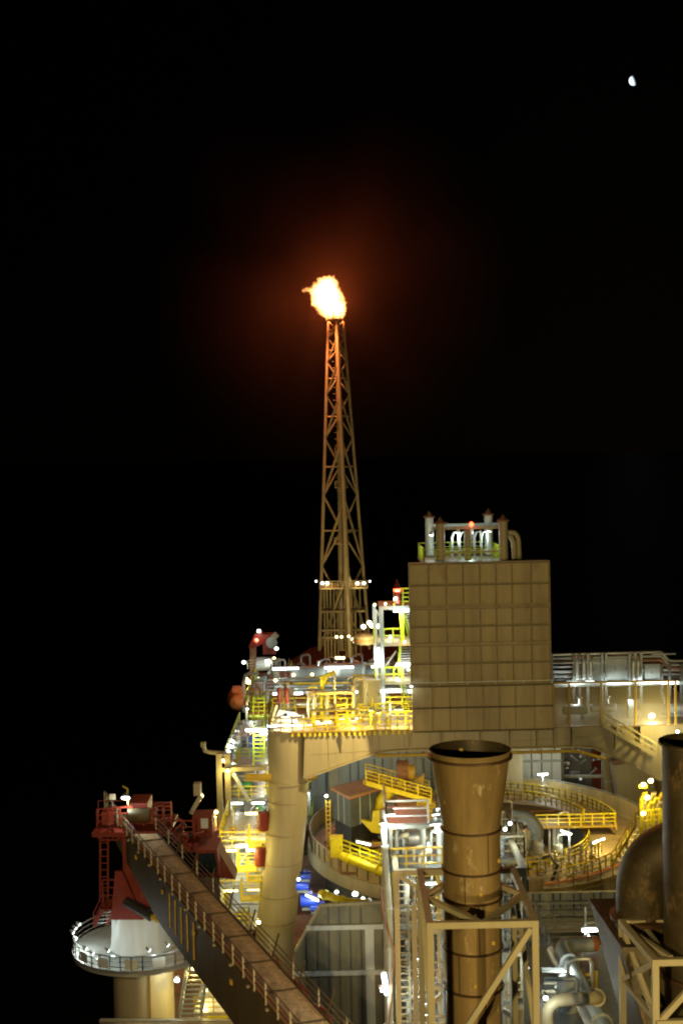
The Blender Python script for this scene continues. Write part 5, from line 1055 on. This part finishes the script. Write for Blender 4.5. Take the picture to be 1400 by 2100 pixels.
    LP = [(786,1688,900,.2,'lampw'),(801,1670,300,.22,'lampw'),(893,1670,600,.2,'lampw'),(892,1690,700,.28,'lampw'),(899,1658,0,.14,'lampw'),(897,1705,0,.2,'lampw'),(860,1965,500,.2,'lampw'),(861,1988,0,.16,'lampw'),(870,2058,300,.15,'lampw'),(842,1806,160,.1,'lampw'),(878,1740,200,.14,'lampw')]
    for i,(px,py,pw,s_,m) in enumerate(LP): flood_lamp(P(px,py,59.3 if px<860 else 60.2),'bright white lamp on the pipe tower left of the flared stack',pw*.55,s_,m=m,real=pw>0,face=(.1,-.3,-1))
    strip_lamp(P(790,2019,59),'tall bent white tube lamp low on the pipe tower corner',500,.95,d=(.15,0,-1),r=.12); strip_lamp(P(788,2030,58.9),'short white tube lamp low on the pipe tower corner',1,.35,r=.1,real=False)
    strip_lamp(P(882,1812,60.5),'white strip lamp below the top landing of the pipe tower',260,.9,r=.05)
    # second, right pipe tower
    xa,xb = P(1026,1780,62).x,P(1075,1780,62).x
    for i,y in enumerate((1760,1850,1950,2060)): platform(f"{('top','second','third','lowest')[i]} landing of the narrow tower right of the flared stack",xa,xb,62,65,P(1050,y,62).z,'beige','beige','frb',P(1050,y+100,62).z,sp=.8,t=.07,pt=.14)
    rr = random.Random(8)
    for k in range(9):
        px=1028+rr.random()*45; q=P(px,1700+rr.random()*150,62.5); m=rr.choice(list(cols)); pipe([(q.x,62.5+k*.1,22),(q.x,62.5+k*.1,q.z),(q.x+.5,62.5+k*.1,q.z+.05)],.06+rr.random()*.1,m,f'upright {cols[m]} pipe in the narrow tower right of the stack')
    for i,(px,py) in enumerate(((1045,1688),(1035,1700),(1080,1985))): flood_lamp(P(px,py,61.5),'small white lamp on the narrow tower right of the stack',160,.1,real=i!=1)
    # pipes at bottom right
    z = P(1160,2052,56).z
    pipe([P(1121,2160,56),P(1121,2052,56),P(1222,2046,56),P(1224,2046,62)],.3,'beige','fat tan pipe elbow in the bottom right corner area')
    pipe([P(1255,2140,60),P(1150,1945,72),P(1165,1938,73),P(1215,1938,73)],.42,'grey','fat grey pipe bending down toward the viewer at lower right')
    pipe([P(1235,2150,59.5),P(1133,1960,72),P(1128,1950,74)],.25,'pipe','thinner silver pipe beside the fat grey pipe at lower right')
    pipe([P(1290,2170,60),P(1190,1990,72)],.22,'beige','tan pipe to the right of the fat grey pipe')
    pipe([P(1150,1944,74),P(1160,1937,74.5),P(1222,1935,75)],.45,'orange','rusty orange pipe end lying behind the grey pipe bend')
    rl = platform('railed catwalk at lower right leading to the turret',P(1108,1950,78).x,P(1128,1950,78).x,66,84,P(1118,1960,78).z,'grey','steel','lr',18,sp=1.8,t=.07)
    rl = platform('short cross catwalk with pale railing at lower right',P(1128,1950,84).x,P(1215,1950,84).x,84,86,P(1170,1955,84).z,'beige','steel','fb',18,sp=2,t=.07)
    f = T('portal_stand','tan portal frame around valves at lower right','frame',P(1205,2040,70))
    for px in (1190,1221): MB().bar(P(px,2120,68),P(px,1990,68),.16).build('post','ochre',f)
    for y in (1998,2040): MB().bar(P(1188,y,68),P(1222,y,68),.14).build('beam','ochre',f)
    for k,(px,py) in enumerate(((1200,2015),(1208,2030),(1215,2010))): q=P(px,py+20,71); valve(q.x,71,q.z-1,2,'green' if k else 'yellow','valve inside the tan portal frame at lower right')
    strip_lamp(P(1210,1907,78),'bright white strip lamp on a pole at lower right',600,1.05,r=.12); l=P(1200,1900,78); 
    p = T('lamp_pole','grey pole holding the strip lamp at lower right','lamp pole',P(1199,1960,78.3)); MB().bar(P(1199,1965,78.3),P(1199,1860,78.3),.12).build('pole','steel',p); MB().bar(P(1199,1893,78.3),P(1232,1890,78.3),.09).build('arm','steel',p)
    flood_lamp(P(1118,2046,55.4),'white lamp on the fat tan pipe elbow',150,.12)
    flood_lamp(P(1206,1922,78),'twin small lamps beneath the lower right strip lamp',100,.14,real=False)
    zt=26; clutter(P(1105,2000,72).x,P(1200,2000,72).x,66,74,P(1150,2090,66).z,P(1150,2090,66).z+3,'on the pipe deck at lower right',('pipe','grey','white'),seed=31)
    platform('grated pipe deck at lower right',P(1090,2000,66).x,P(1330,2000,66).x,64,76,P(1150,2090,66).z-.02,'grey','beige','',18)
    for k in range(9):
        Yk=66+rr.random()*6; y=1985+rr.random()*90; m=rr.choice(list(cols)); pipe([P(1108+rr.random()*10,y,Yk),P(1160+rr.random()*25,y,Yk),P(1180+rr.random()*20,y+30,Yk-2)],.06+rr.random()*.1,m,f'bent {cols[m]} pipe on the pipe deck at lower right')
    light('pipe_deck_light', P(1150,1990,68), 350, COOL, .2); light('pipe_deck_light', P(1050,1900,66), 250, COOL, .2); light('pipe_deck_light', P(860,1900,65.5), 350, COOL, .2); light('pipe_deck_light', P(860,2050,65), 350, COOL, .2)
    # deck machinery under the tower so the gaps are never empty
    clutter(P(780,2000,75).x,P(1100,2000,75).x,72,86,18,22,'on the main deck behind the flared stack',('pipe','grey','white','beige'),seed=41)
build_lower()
finish_labels()
